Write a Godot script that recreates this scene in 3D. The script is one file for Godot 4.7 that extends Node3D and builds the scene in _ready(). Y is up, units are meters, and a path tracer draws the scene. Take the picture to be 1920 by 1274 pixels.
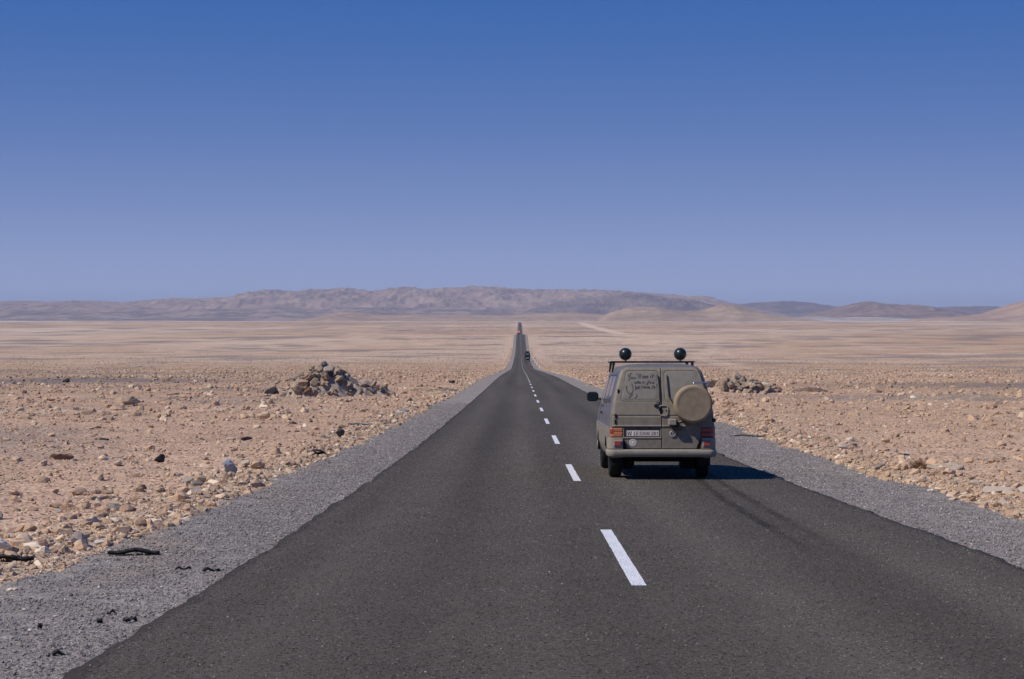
extends Node3D
# A straight desert road with a dust-covered van ahead. Metres, y up, the road runs along -Z.
# "f" below is the distance forward from the camera (f = -z).

const ROAD_L := -2.49
const ROAD_R := 4.45
const ROAD_C := 0.953
const CAM_H := 1.6

var rng := RandomNumberGenerator.new()
var nz := {}
var M := {}
var taken := {}
var stone_meshes: Array = []
var big_rocks: Array = []

# height of the road above the camera's level, against distance
var KF := [-60.0, -20.0, 0.0, 14.0, 19.3, 31.3, 45.5, 75.0, 118.0, 206.0, 350.0, 560.0, 730.0, 900.0, 1082.0, 1300.0, 1400.0, 1473.0, 1560.0, 1700.0, 2200.0, 2820.0, 3500.0, 4500.0, 6000.0, 8000.0, 20000.0, 40000.0]
var KH := [0.6, -0.86, -1.60, -2.118, -2.315, -2.73, -3.14, -3.86, -4.83, -6.74, -10.3, -15.3, -17.4, -19.0, -19.7, -16.2, -13.9, -12.5, -13.2, -17.6, -26.0, -23.2, -16.0, -10.5, -7.2, -7.6, -8.0, -8.0]
var KS := []


func _ready() -> void:
	rng.seed = 20240611
	camera_and_light()
	make_noises()
	make_materials()
	make_stone_meshes()
	build_ground()
	build_road()
	build_shoulders()
	build_mountains()
	build_van()
	build_far_vehicles()
	build_posts()
	build_rock_heaps()
	build_named_rocks()
	build_loose_stones()
	build_stone_stuff()
	build_gravel_stuff()
	build_road_grains()
	build_tyre_scraps()
	build_bush()


# ------------------------------------------------------------------ camera, sky, sun

func camera_and_light() -> void:
	var cam := Camera3D.new()
	cam.name = "camera"
	cam.fov = rad_to_deg(2.0 * atan(637.0 / 3300.0))
	cam.near = 0.5
	cam.far = 60000.0
	add_child(cam)
	cam.position = Vector3(0, CAM_H, 0)
	cam.rotation = Vector3(-atan(37.0 / 3300.0), atan(14.0 / 3300.0), 0)
	cam.current = true

	var sky_mat := ProceduralSkyMaterial.new()
	sky_mat.sky_top_color = lin(0.0, 0.098, 0.385)
	sky_mat.sky_horizon_color = lin(0.405, 0.475, 0.70)
	sky_mat.sky_curve = 0.052
	sky_mat.ground_bottom_color = lin(0.30, 0.22, 0.17)
	sky_mat.ground_horizon_color = lin(0.405, 0.475, 0.70)
	sky_mat.ground_curve = 0.02
	sky_mat.sun_angle_max = 12.0
	sky_mat.sun_curve = 0.1
	var sky := Sky.new()
	sky.sky_material = sky_mat
	var env := Environment.new()
	env.background_mode = Environment.BG_SKY
	env.sky = sky
	env.tonemap_mode = Environment.TONE_MAPPER_LINEAR
	env.tonemap_exposure = 1.0
	env.fog_enabled = true
	env.fog_density = 0.000034
	env.fog_light_color = lin(0.63, 0.72, 1.0)
	env.sdfgi_enabled = true
	env.ssao_enabled = true
	env.ssil_enabled = true
	var we := WorldEnvironment.new()
	we.name = "world_environment"
	we.environment = env
	add_child(we)

	var sun := DirectionalLight3D.new()
	sun.name = "sun"
	sun.light_energy = 1.35
	sun.light_color = Color(1.0, 0.96, 0.9)
	sun.light_angular_distance = 0.53
	sun.shadow_enabled = true
	add_child(sun)
	var travel := Vector3(1.56, -1.93, -0.62).normalized()
	sun.look_at_from_position(Vector3.ZERO, travel, Vector3.UP)


# ------------------------------------------------------------------ small tools

func lin(r: float, g: float, b: float) -> Color:
	return Color(r, g, b).linear_to_srgb()


func numbered(called: String) -> String:
	var n: int = taken.get(called, -1) + 1
	taken[called] = n
	return called if n == 0 else "%s_%03d" % [called, n]


func tag(o: Node, label: String, category: String, group := "") -> Node:
	o.set_meta("label", label)
	o.set_meta("category", category)
	if group:
		o.set_meta("group", group)
	return o


func thing(called: String, at: Vector3, label: String, category: String, group := "") -> Node3D:
	var o := Node3D.new()
	o.name = numbered(called)
	add_child(o)
	o.position = at
	tag(o, label, category, group)
	return o


func part(called: String, mesh: Mesh, m: Material, parent: Node, at := Vector3.ZERO) -> MeshInstance3D:
	var o := MeshInstance3D.new()
	o.name = called
	o.mesh = mesh
	o.material_override = m
	parent.add_child(o, true)
	o.position = at
	return o


func top(called: String, mesh: Mesh, m: Material, at := Vector3.ZERO) -> MeshInstance3D:
	var o := MeshInstance3D.new()
	o.name = numbered(called)
	o.mesh = mesh
	o.material_override = m
	add_child(o)
	o.position = at
	return o


func structure(called: String, mesh: Mesh, m: Material, at := Vector3.ZERO) -> MeshInstance3D:
	var o := top(called, mesh, m, at)
	o.set_meta("kind", "structure")
	return o


func mk(color: Color, rough := 0.9, spec := 0.3, metal := 0.0) -> StandardMaterial3D:
	var m := StandardMaterial3D.new()
	m.albedo_color = color
	m.roughness = rough
	m.metallic_specular = spec
	m.metallic = metal
	return m


func table(xs: Array, ys: Array, x: float) -> float:
	if x <= xs[0]:
		return ys[0]
	for i in range(1, xs.size()):
		if x <= xs[i]:
			return lerpf(ys[i - 1], ys[i], (x - xs[i - 1]) / (xs[i] - xs[i - 1]))
	return ys[ys.size() - 1]


func road_y(f: float) -> float:
	var n := KF.size()
	if KS.is_empty():
		for i in n:
			var a := maxi(i - 1, 0)
			var b := mini(i + 1, n - 1)
			var s: float
			if a == i or b == i:
				s = (KH[b] - KH[a]) / (KF[b] - KF[a])
			else:
				var h0: float = KF[i] - KF[a]
				var h1: float = KF[b] - KF[i]
				s = ((KH[i] - KH[a]) / h0 * h1 + (KH[b] - KH[i]) / h1 * h0) / (h0 + h1)
			KS.append(s)
	if f <= KF[0]:
		return KH[0] + CAM_H
	if f >= KF[n - 1]:
		return KH[n - 1] + CAM_H
	var lo := 0
	var hi := n - 1
	while hi - lo > 1:
		var mid := (lo + hi) / 2
		if KF[mid] <= f:
			lo = mid
		else:
			hi = mid
	var w: float = KF[hi] - KF[lo]
	var t: float = (f - KF[lo]) / w
	var t2 := t * t
	var t3 := t2 * t
	return KH[lo] * (2 * t3 - 3 * t2 + 1) + KS[lo] * w * (t3 - 2 * t2 + t) + KH[hi] * (3 * t2 - 2 * t3) + KS[hi] * w * (t3 - t2) + CAM_H


func noise(freq: float, octaves: int, seed_: int, kind := FastNoiseLite.TYPE_SIMPLEX_SMOOTH) -> FastNoiseLite:
	var n := FastNoiseLite.new()
	n.noise_type = kind
	n.frequency = freq
	n.fractal_octaves = octaves
	n.fractal_type = FastNoiseLite.FRACTAL_FBM if octaves > 1 else FastNoiseLite.FRACTAL_NONE
	n.seed = seed_
	return n


func make_noises() -> void:
	nz.fine = noise(1.3, 2, 1)
	nz.mid = noise(0.22, 3, 2)
	nz.big = noise(0.014, 3, 3)
	nz.huge = noise(0.0016, 3, 4)
	nz.clod = noise(1.15, 2, 44)
	nz.clump = noise(0.35, 2, 5)
	nz.edge = noise(0.45, 3, 6)
	nz.tone1 = noise(0.05, 3, 7)
	nz.tone2 = noise(0.006, 4, 8)
	nz.tone3 = noise(0.0011, 4, 9)
	nz.rock = noise(0.9, 3, 10)
	nz.ridge = noise(0.0011, 5, 11)
	nz.ridge.fractal_type = FastNoiseLite.FRACTAL_RIDGED
	nz.ridge2 = noise(0.0034, 4, 12)
	nz.ridge2.fractal_type = FastNoiseLite.FRACTAL_RIDGED
	nz.ridge3 = noise(0.011, 3, 19)
	nz.ridge3.fractal_type = FastNoiseLite.FRACTAL_RIDGED
	nz.road = noise(0.3, 3, 13)
	nz.dust = noise(5.0, 3, 14)


# ---- meshes

func mesh_of(v: PackedVector3Array, n: PackedVector3Array, idx: PackedInt32Array, c := PackedColorArray(), uv := PackedVector2Array()) -> ArrayMesh:
	var a := []
	a.resize(Mesh.ARRAY_MAX)
	a[Mesh.ARRAY_VERTEX] = v
	a[Mesh.ARRAY_NORMAL] = n
	if idx.size():
		a[Mesh.ARRAY_INDEX] = idx
	if c.size():
		a[Mesh.ARRAY_COLOR] = c
	if uv.size():
		a[Mesh.ARRAY_TEX_UV] = uv
	var m := ArrayMesh.new()
	m.add_surface_from_arrays(Mesh.PRIMITIVE_TRIANGLES, a)
	return m


# a grid of points, row after row; "skip" holds quads to leave open; flip turns the faces over
func grid(v: PackedVector3Array, cols: int, rows: int, c := PackedColorArray(), flip := false, closed := false, skip := {}) -> ArrayMesh:
	var idx := PackedInt32Array()
	var n := PackedVector3Array()
	n.resize(v.size())
	var cc := cols if closed else cols - 1
	for r in rows - 1:
		for k in cc:
			if skip.size() and skip.has(r * cols + k):
				continue
			var i00 := r * cols + k
			var i01 := r * cols + (k + 1) % cols
			var i10 := i00 + cols
			var i11 := i01 + cols
			var nn := (v[i11] - v[i00]).cross(v[i10] - v[i01])
			if flip:
				nn = -nn
				idx.append_array([i00, i11, i10, i00, i01, i11])
			else:
				idx.append_array([i00, i10, i11, i00, i11, i01])
			n[i00] += nn
			n[i01] += nn
			n[i10] += nn
			n[i11] += nn
	for i in n.size():
		n[i] = n[i].normalized() if n[i].length_squared() > 1e-20 else Vector3.UP
	return mesh_of(v, n, idx, c)


class Tris:
	var v := PackedVector3Array()
	var n := PackedVector3Array()
	func tri(a: Vector3, b: Vector3, c: Vector3, centre = null) -> void:
		var nn := (b - a).cross(c - a)
		if nn.length_squared() < 1e-18:
			return
		nn = nn.normalized()
		if centre != null and nn.dot((a + b + c) / 3.0 - centre) < 0:
			nn = -nn
			v.append_array([a, b, c])
		else:
			v.append_array([a, c, b])
		n.append_array([nn, nn, nn])
	func quad(a: Vector3, b: Vector3, c: Vector3, d: Vector3, centre = null) -> void:
		tri(a, b, c, centre)
		tri(a, c, d, centre)


func done(t: Tris) -> ArrayMesh:
	return mesh_of(t.v, t.n, PackedInt32Array())


func add_bbox(t: Tris, lo: Vector3, hi: Vector3, b := 0.01) -> void:
	var c := (lo + hi) / 2.0
	var s := (hi - lo) / 2.0
	b = minf(b, minf(s.x, minf(s.y, s.z)) * 0.9)
	var face := func(ax: int, sg: float) -> Array:
		var u := (ax + 1) % 3
		var w := (ax + 2) % 3
		var out := []
		for q in [[-1, -1], [1, -1], [1, 1], [-1, 1]]:
			var p := Vector3.ZERO
			p[ax] = sg * s[ax]
			p[u] = q[0] * (s[u] - b)
			p[w] = q[1] * (s[w] - b)
			out.append(c + p)
		return out
	for ax in 3:
		for sg in [-1.0, 1.0]:
			var q: Array = face.call(ax, sg)
			t.quad(q[0], q[1], q[2], q[3], c)
	if b < 0.0005:
		return
	for ax in 3:
		var u := (ax + 1) % 3
		var w := (ax + 2) % 3
		for su in [-1.0, 1.0]:
			for sw in [-1.0, 1.0]:
				var p := []
				for e in [[-1, 0], [1, 0], [1, 1], [-1, 1]]:
					var x := Vector3.ZERO
					x[ax] = e[0] * (s[ax] - b)
					x[u] = su * (s[u] - (b if e[1] else 0.0))
					x[w] = sw * (s[w] - (0.0 if e[1] else b))
					p.append(c + x)
				t.quad(p[0], p[1], p[2], p[3], c)
	for sx in [-1.0, 1.0]:
		for sy in [-1.0, 1.0]:
			for sz in [-1.0, 1.0]:
				t.tri(c + Vector3(sx * s.x, sy * (s.y - b), sz * (s.z - b)), c + Vector3(sx * (s.x - b), sy * s.y, sz * (s.z - b)), c + Vector3(sx * (s.x - b), sy * (s.y - b), sz * s.z), c)


func bbox(lo: Vector3, hi: Vector3, b := 0.01) -> ArrayMesh:
	var t := Tris.new()
	add_bbox(t, lo, hi, b)
	return done(t)


# profile points (radius, along axis) turned round an axis: 0 x, 1 y, 2 z
func lathe(prof: Array, segs: int, axis := 1) -> ArrayMesh:
	var v := PackedVector3Array()
	for p in prof:
		for k in segs:
			var a := TAU * k / segs
			var q := Vector3(cos(a) * p.x, p.y, sin(a) * p.x)
			if axis == 0:
				q = Vector3(q.y, q.z, q.x)
			elif axis == 2:
				q = Vector3(q.z, q.x, q.y)
			v.append(q)
	return grid(v, segs, prof.size(), PackedColorArray(), false, true)


func tube(path: Array, radius: float, segs := 7) -> ArrayMesh:
	var v := PackedVector3Array()
	var last := path.size() - 1
	for i in path.size():
		var d: Vector3 = (path[mini(i + 1, last)] - path[maxi(i - 1, 0)]).normalized()
		var side := d.cross(Vector3.UP if absf(d.y) < 0.9 else Vector3.RIGHT).normalized()
		var up := side.cross(d)
		for ring in ([0.05, 1.0] if i == 0 else ([1.0, 0.05] if i == last else [1.0])):
			for k in segs:
				var a := TAU * k / segs
				v.append(path[i] + (side * cos(a) + up * sin(a)) * radius * ring)
	return grid(v, segs, v.size() / segs, PackedColorArray(), false, true)


# ------------------------------------------------------------------ materials

func tex(im: Image) -> ImageTexture:
	return ImageTexture.create_from_image(im)


func grain_texture(size: int, seed_: int, light_share: float, dark_share: float, spread: float, cell_freq: float, warm := 0.0, hues := 0.05) -> ImageTexture:
	# stones of an aggregate: each cell has its own tone, some nearly white, some dark
	var n := FastNoiseLite.new()
	n.noise_type = FastNoiseLite.TYPE_CELLULAR
	n.cellular_return_type = FastNoiseLite.RETURN_CELL_VALUE
	n.frequency = cell_freq
	n.seed = seed_
	n.fractal_type = FastNoiseLite.FRACTAL_NONE
	var a := n.get_seamless_image(size, size, false, false, 0.06, false).get_data()
	var r := RandomNumberGenerator.new()
	r.seed = seed_
	var lut := []
	for i in 256:
		var k := r.randf()
		var base := 0.80 + r.randf_range(-spread, spread)
		if k < light_share:
			base = r.randf_range(0.93, 1.0)
		elif k < light_share + dark_share:
			base = r.randf_range(0.42, 0.6)
		var hue := r.randf_range(-hues, hues) + warm
		lut.append([int(clampf(base + hue, 0, 1) * 255), int(clampf(base, 0, 1) * 255), int(clampf(base - hue, 0, 1) * 255)])
	var out := PackedByteArray()
	out.resize(size * size * 3)
	for i in size * size:
		var q: Array = lut[a[i]]
		out[i * 3] = q[0]
		out[i * 3 + 1] = q[1]
		out[i * 3 + 2] = q[2]
	return tex(Image.create_from_data(size, size, false, Image.FORMAT_RGB8, out))


func height_texture(size: int, seed_: int, cell_freq: float) -> ImageTexture:
	var n := FastNoiseLite.new()
	n.noise_type = FastNoiseLite.TYPE_CELLULAR
	n.cellular_return_type = FastNoiseLite.RETURN_DISTANCE
	n.frequency = cell_freq
	n.seed = seed_
	n.fractal_type = FastNoiseLite.FRACTAL_FBM
	n.fractal_octaves = 2
	return tex(n.get_seamless_image(size, size, true, false, 0.06, true))


func soft_texture(freq: float, octaves: int, seed_: int, lo: float, hi: float, size := 512) -> NoiseTexture2D:
	var t := NoiseTexture2D.new()
	t.width = size
	t.height = size
	t.seamless = true
	t.noise = noise(freq, octaves, seed_)
	var g := Gradient.new()
	g.set_color(0, Color(lo, lo, lo))
	g.set_color(1, Color(hi, hi, hi))
	t.color_ramp = g
	return t


func ground_like(albedo: Texture2D, height: Texture2D, tile: float, relief: float) -> StandardMaterial3D:
	var m := mk(Color.WHITE, 0.95, 0.2)
	m.vertex_color_use_as_albedo = true
	m.albedo_texture = albedo
	m.uv1_triplanar = true
	m.uv1_world_triplanar = true
	m.uv1_scale = Vector3.ONE / tile
	if height:
		m.heightmap_enabled = true
		m.heightmap_texture = height
		m.heightmap_scale = relief
	return m


func make_materials() -> void:
	M.asphalt = ground_like(grain_texture(1024, 21, 0.05, 0.08, 0.09, 0.2, 0.012, 0.03), height_texture(512, 22, 0.1), 3.3, 0.35)
	M.asphalt.roughness = 0.82
	M.gravel = ground_like(grain_texture(1024, 23, 0.05, 0.07, 0.08, 0.13, 0.0, 0.02), height_texture(1024, 24, 0.07), 2.9, 1.2)
	M.soil = ground_like(grain_texture(1024, 25, 0.05, 0.08, 0.08, 0.09, 0.0, 0.015), height_texture(1024, 26, 0.045), 4.7, 2.6)
	M.mountain = ground_like(soft_texture(0.02, 4, 27, 0.84, 1.0), null, 900.0, 0.0)
	M.stone_stuff = mk(Color.WHITE, 0.93, 0.2)
	M.stone_stuff.vertex_color_use_as_albedo = true
	M.paint = mk(lin(0.80, 0.80, 0.84), 0.75, 0.3)
	M.paint.albedo_texture = grain_texture(512, 28, 0.55, 0.04, 0.10, 0.2)
	M.paint.uv1_triplanar = true
	M.paint.uv1_world_triplanar = true
	M.paint.uv1_scale = Vector3.ONE / 0.9
	var mottled := soft_texture(0.05, 4, 29, 0.6, 1.0, 256)
	var tones := {
		"tan": [0.41, 0.30, 0.215], "cream": [0.60, 0.50, 0.40], "rust": [0.28, 0.18, 0.135], "grey": [0.29, 0.255, 0.235],
		"dark": [0.075, 0.068, 0.068], "white": [0.74, 0.68, 0.62], "mauve": [0.30, 0.245, 0.245], "blue": [0.40, 0.42, 0.47], "taupe": [0.43, 0.335, 0.255],
	}
	for k in tones:
		var m := mk(lin(tones[k][0] * 1.2, tones[k][1] * 1.2, tones[k][2] * 1.2), 0.93, 0.25)
		m.albedo_texture = mottled
		m.uv1_triplanar = true
		m.uv1_scale = Vector3.ONE * 2.2
		M[k] = m
	M.rubber = mk(lin(0.012, 0.012, 0.013), 0.7, 0.4)
	M.black = mk(lin(0.010, 0.011, 0.013), 0.45, 0.5)
	M.under = mk(lin(0.02, 0.018, 0.016), 0.95, 0.2)
	M.lamp_black = mk(lin(0.008, 0.014, 0.015), 0.35, 0.5)
	M.glass = mk(lin(0.012, 0.015, 0.02), 0.12, 0.5)
	M.glass.clearcoat_enabled = true
	M.chrome = mk(lin(0.55, 0.55, 0.55), 0.3, 0.5, 0.9)
	M.metal = mk(lin(0.30, 0.30, 0.31), 0.45, 0.5, 0.6)
	M.dust_paint = dusty(0.215, 0.188, 0.152, 0.8)
	M.dust_glass = dusty(0.205, 0.188, 0.163, 0.7)
	M.dust_cover = dusty(0.285, 0.225, 0.155, 0.95)
	M.dust_bumper = dusty(0.275, 0.245, 0.205, 0.85)
	M.body = dusty(1, 1, 1, 0.5)
	M.body.vertex_color_use_as_albedo = true
	M.seal = dusty(0.175, 0.157, 0.135, 0.8)
	M.plate = dusty(0.62, 0.57, 0.52, 0.6)
	M.ink = mk(lin(0.10, 0.05, 0.04), 0.7)
	M.ink_grey = mk(lin(0.09, 0.09, 0.085), 0.7)
	M.wiped = mk(lin(0.06, 0.06, 0.064), 0.35, 0.5)
	M.red = mk(lin(0.34, 0.055, 0.045), 0.35, 0.5)
	M.amber = mk(lin(0.46, 0.165, 0.08), 0.35, 0.5)
	M.sticker = mk(lin(0.58, 0.53, 0.48), 0.7)
	M.badge = mk(lin(0.50, 0.48, 0.45), 0.5, 0.5, 0.2)
	M.orange = mk(lin(0.62, 0.16, 0.05), 0.5)
	M.white_paint = mk(lin(0.84, 0.83, 0.82), 0.6)
	M.truck_dark = mk(lin(0.016, 0.022, 0.03), 0.5)
	M.truck_grey = mk(lin(0.16, 0.19, 0.22), 0.3)
	M.truck_green = mk(lin(0.32, 0.48, 0.33), 0.6)
	M.twig = mk(lin(0.27, 0.165, 0.095), 0.95, 0.1)


func dusty(r: float, g: float, b: float, rough: float) -> StandardMaterial3D:
	var m := mk(lin(r * 1.14, g * 1.14, b * 1.14), rough, 0.35)
	if not M.has("dust_tex"):
		M.dust_tex = soft_texture(0.012, 5, 31, 0.88, 1.0, 512)
	m.albedo_texture = M.dust_tex
	m.uv1_triplanar = true
	m.uv1_scale = Vector3.ONE * 1.1
	return m


# ------------------------------------------------------------------ ground

func left_edge(f: float) -> float:   # outer edge of the gravel on the left
	return -4.22 + 0.38 * nz.edge.get_noise_2d(f * 0.6, 7.0) - 0.25 * smoothstep(300.0, 900.0, f)


func right_edge(f: float) -> float:
	return 6.35 + 0.42 * nz.edge.get_noise_2d(f * 0.6, 91.0) + 0.95 * exp(-pow((f - 63.0) / 22.0, 2.0)) + 0.25 * smoothstep(300.0, 900.0, f)


func ground_y(x: float, f: float) -> float:
	var d := maxf(left_edge(f) - x, x - right_edge(f))
	var y := road_y(f)
	if d < -0.9:
		return y - 0.36
	var s := lerpf(-0.36, -0.10, smoothstep(-0.9, 0.1, d)) + 0.06 * smoothstep(0.0, 0.5, d) * (1.0 - smoothstep(0.9, 2.6, d))
	s += 0.035 * nz.fine.get_noise_2d(x, f) * smoothstep(-0.5, 0.2, d)
	s += (0.075 * maxf(0.0, 1.0 - 2.6 * absf(nz.clod.get_noise_2d(x, f))) - 0.02) * smoothstep(-0.1, 0.6, d) * clampf(0.45 + 1.4 * nz.clump.get_noise_2d(x * 0.5, f * 0.5), 0.0, 1.0) * (1.0 - smoothstep(90.0, 160.0, f))
	s += 0.16 * nz.mid.get_noise_2d(x, f) * smoothstep(0.3, 5.0, d)
	if d > 4.0:
		s += 0.9 * nz.big.get_noise_2d(x, f) * smoothstep(4.0, 90.0, d)
		s += 3.2 * nz.huge.get_noise_2d(x, f) * smoothstep(120.0, 1500.0, d)
	return y + s


func ground_colour(x: float, f: float) -> Color:
	var d := maxf(left_edge(f) - x, x - right_edge(f))
	var tan_ := Vector3(0.365, 0.245, 0.165)
	var pale := Vector3(0.47, 0.35, 0.265)
	var rosy := Vector3(0.385, 0.245, 0.168)
	var grey := Vector3(0.215, 0.165, 0.138)
	var t1: float = nz.tone1.get_noise_2d(x, f)
	var t2: float = nz.tone2.get_noise_2d(x + 300.0, f)
	var t3: float = nz.tone3.get_noise_2d(x, f + 900.0)
	var c := tan_.lerp(rosy, clampf(0.5 + t2 * 1.5, 0, 1))
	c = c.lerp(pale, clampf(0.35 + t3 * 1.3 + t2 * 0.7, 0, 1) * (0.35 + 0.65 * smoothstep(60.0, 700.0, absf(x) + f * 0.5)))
	# desert pavement: dark varnished gravel in patches and bands
	var dark := smoothstep(0.12, 0.42, t2 * 0.8 + t1 * 0.3 + 0.35 * nz.big.get_noise_2d(x * 0.5, f * 1.7 + 70.0) - 0.02)
	dark = maxf(dark, smoothstep(0.22, 0.40, nz.tone2.get_noise_2d(x * 0.8 + 77.0, f * 2.6)) * smoothstep(120.0, 350.0, f))
	c = c.lerp(grey, dark * 0.92 * smoothstep(3.0, 12.0, d))
	c *= 1.0 + 0.16 * t1 + 0.10 * nz.fine.get_noise_2d(x * 0.7, f * 0.7)
	# the dark gravel flats either side, beyond the rock heaps
	var flat_l := exp(-pow((x + 46.0) / 22.0, 2.0)) * exp(-pow((f - 176.0 + 6.0 * t1) / 13.0, 2.0))
	var flat_r := exp(-pow((x - 46.0) / 20.0, 2.0)) * exp(-pow((f - 150.0 + 8.0 * t1) / 16.0, 2.0))
	c = c.lerp(Vector3(0.165, 0.13, 0.12), clampf(1.1 * flat_l + 0.9 * flat_r, 0, 0.9))
	# pale wheel tracks that leave to the right
	var track := 0.0
	track = maxf(track, 1.0 - smoothstep(7.0, 16.0, absf(x - table([2400.0, 2900.0, 3600.0, 5200.0], [260.0, 165.0, 150.0, 178.0], f)))) if f > 2300.0 and f < 5400.0 else track
	track = maxf(track, (1.0 - smoothstep(2.5, 7.0, absf(x - table([260.0, 420.0, 620.0, 900.0, 1250.0], [62.0, 62.0, 75.0, 90.0, 140.0], f)))) * 0.35) if f > 250.0 and f < 1300.0 else track
	track = maxf(track, (1.0 - smoothstep(6.0, 14.0, absf(f - 1010.0 - 0.08 * x + 9.0 * t1))) * 0.8 * smoothstep(6.0, 20.0, x)) if f > 900.0 and f < 1200.0 else track
	track = maxf(track, (1.0 - smoothstep(1.2, 3.5, absf(f - 79.0 - 0.10 * x + 2.0 * t1))) * 0.5 * smoothstep(6.0, 12.0, -x)) if f > 50.0 and f < 110.0 else track
	c = c.lerp(pale * 1.12, track * 0.85)
	# spilled stones along the gravel
	c = c.lerp(Vector3(0.40, 0.305, 0.215), (1.0 - smoothstep(0.2, 1.8, d)) * 0.55)
	# salt near the foot of the mountains
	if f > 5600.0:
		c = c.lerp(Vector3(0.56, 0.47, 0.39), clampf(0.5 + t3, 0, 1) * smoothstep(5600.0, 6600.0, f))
	return Color(c.x * 2.02, c.y * 2.09, c.z * 2.12)


func build_ground() -> void:
	var xs := []
	var x := 0.0
	var step := 0.2
	while x < 12500.0:
		xs.append(x)
		if x > 26.0:
			step *= 1.04
		x += step
	var cols := []
	for i in range(xs.size() - 1, 0, -1):
		cols.append(ROAD_C - xs[i])
	for q in xs:
		cols.append(ROAD_C + q)
	var fs := [-45.0, -35.0, -25.0, -16.0, -9.0, -4.0, 0.0, 2.5, 4.5]
	var f := 6.0
	while f < 32000.0:
		fs.append(f)
		f *= 1.007 if f < 130.0 else 1.0125
	var v := PackedVector3Array()
	var c := PackedColorArray()
	for ff in fs:
		for xx in cols:
			v.append(Vector3(xx, ground_y(xx, ff), -ff))
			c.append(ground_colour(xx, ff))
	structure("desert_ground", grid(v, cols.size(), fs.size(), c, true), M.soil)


# ------------------------------------------------------------------ road and gravel shoulders

func road_rows(to: float) -> Array:
	var fs := [-45.0, -30.0, -18.0, -10.0, -4.0, 0.0, 3.0]
	var f := 5.0
	while f < to:
		fs.append(f)
		f += clampf(f * 0.012, 0.14, 40.0)
	fs.append(to)
	return fs


func lip(f: float, side: float) -> float:
	return 0.07 * nz.edge.get_noise_2d(f * 1.1, side * 40.0) + 0.03 * nz.fine.get_noise_2d(f * 2.0, side * 11.0)


func road_colour(x: float, f: float) -> Color:
	var b: float = 0.086 * (1.0 + 0.20 * nz.road.get_noise_2d(x * 1.8, f * 0.06) + 0.07 * nz.road.get_noise_2d(x * 4.0, f * 1.5 + 50.0))
	# bands rubbed by wheels are a little paler, the oil band between them darker
	for c in [ROAD_C - 1.75, ROAD_C + 1.75]:
		for w in [-0.85, 0.85]:
			b *= 1.0 + 0.12 * exp(-pow((x - c - w) / 0.28, 2.0))
		b *= 1.0 - 0.13 * exp(-pow((x - c) / 0.3, 2.0))
	# two black tyre streaks behind the van
	if f > 15.0 and f < 34.0:
		var edge: float = 0.02 * nz.road.get_noise_2d(3.0, f * 2.0)
		var s1 := table([15.0, 18.0, 24.0, 28.5, 33.0], [2.76, 2.80, 2.83, 2.97, 3.15], f)
		var s2 := table([15.0, 18.0, 24.0, 28.5, 33.0], [3.07, 3.12, 3.20, 3.27, 3.4], f)
		var worn: float = 0.55 + 0.45 * nz.road.get_noise_2d(x * 9.0, f * 3.0)
		b *= 1.0 - 0.75 * worn * smoothstep(15.2, 21.0, f) * (1.0 - smoothstep(0.045, 0.085, absf(x - s1 + edge)))
		b *= 1.0 - 0.6 * worn * smoothstep(15.2, 22.0, f) * (1.0 - smoothstep(0.04, 0.08, absf(x - s2 - edge)))
	return Color(b * 1.07, b * 0.965, b * 0.84) * 1.5


func build_road() -> void:
	var fs := road_rows(5600.0)
	var xs := []
	var n := 140
	for i in n + 1:
		xs.append(lerpf(ROAD_L + 0.06, ROAD_R - 0.06, float(i) / n))
	var v := PackedVector3Array()
	var c := PackedColorArray()
	for f in fs:
		var y := road_y(f)
		var l := lip(f, 1.0)
		var r := lip(f, 2.0)
		var dark := Color(0.052, 0.048, 0.044) * 1.2
		v.append(Vector3(ROAD_L + l - 0.05, y - 0.09, -f))
		c.append(dark)
		v.append(Vector3(ROAD_L + l, y - 0.012, -f))
		c.append(dark)
		for x in xs:
			var k: float = l * (1.0 - smoothstep(ROAD_L, ROAD_L + 0.4, x)) + r * smoothstep(ROAD_R - 0.4, ROAD_R, x)
			v.append(Vector3(x + k, y, -f))
			var tar: float = smoothstep(0.16, 0.04, minf(x - ROAD_L, ROAD_R - x) - 0.05 * nz.edge.get_noise_2d(f * 1.5, x))
			c.append(road_colour(x, f).lerp(dark, tar * 0.8))
		v.append(Vector3(ROAD_R + r, y - 0.012, -f))
		c.append(dark)
		v.append(Vector3(ROAD_R + r + 0.05, y - 0.09, -f))
		c.append(dark)
	var road := structure("road", grid(v, xs.size() + 4, fs.size(), c, true), M.asphalt)
	# centre dashes
	var f0 := 13.98 - 14.9
	while f0 < 1500.0:
		var dv := PackedVector3Array()
		var rows := 24 if f0 < 200.0 else 3
		for i in rows + 1:
			var f := f0 + 5.4 * i / rows
			var y := road_y(f) + 0.004
			var w := 0.06
			var jl: float = 0.006 * nz.fine.get_noise_2d(f * 9.0, 3.0) if rows > 3 else 0.0
			var jr: float = 0.006 * nz.fine.get_noise_2d(f * 9.0, 8.0) if rows > 3 else 0.0
			dv.append(Vector3(ROAD_C - w + jl, y, -f))
			dv.append(Vector3(ROAD_C + w + jr, y, -f))
		part("lane_dash", grid(dv, 2, rows + 1, PackedColorArray(), true), M.paint, road)
		f0 += 14.9


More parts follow.
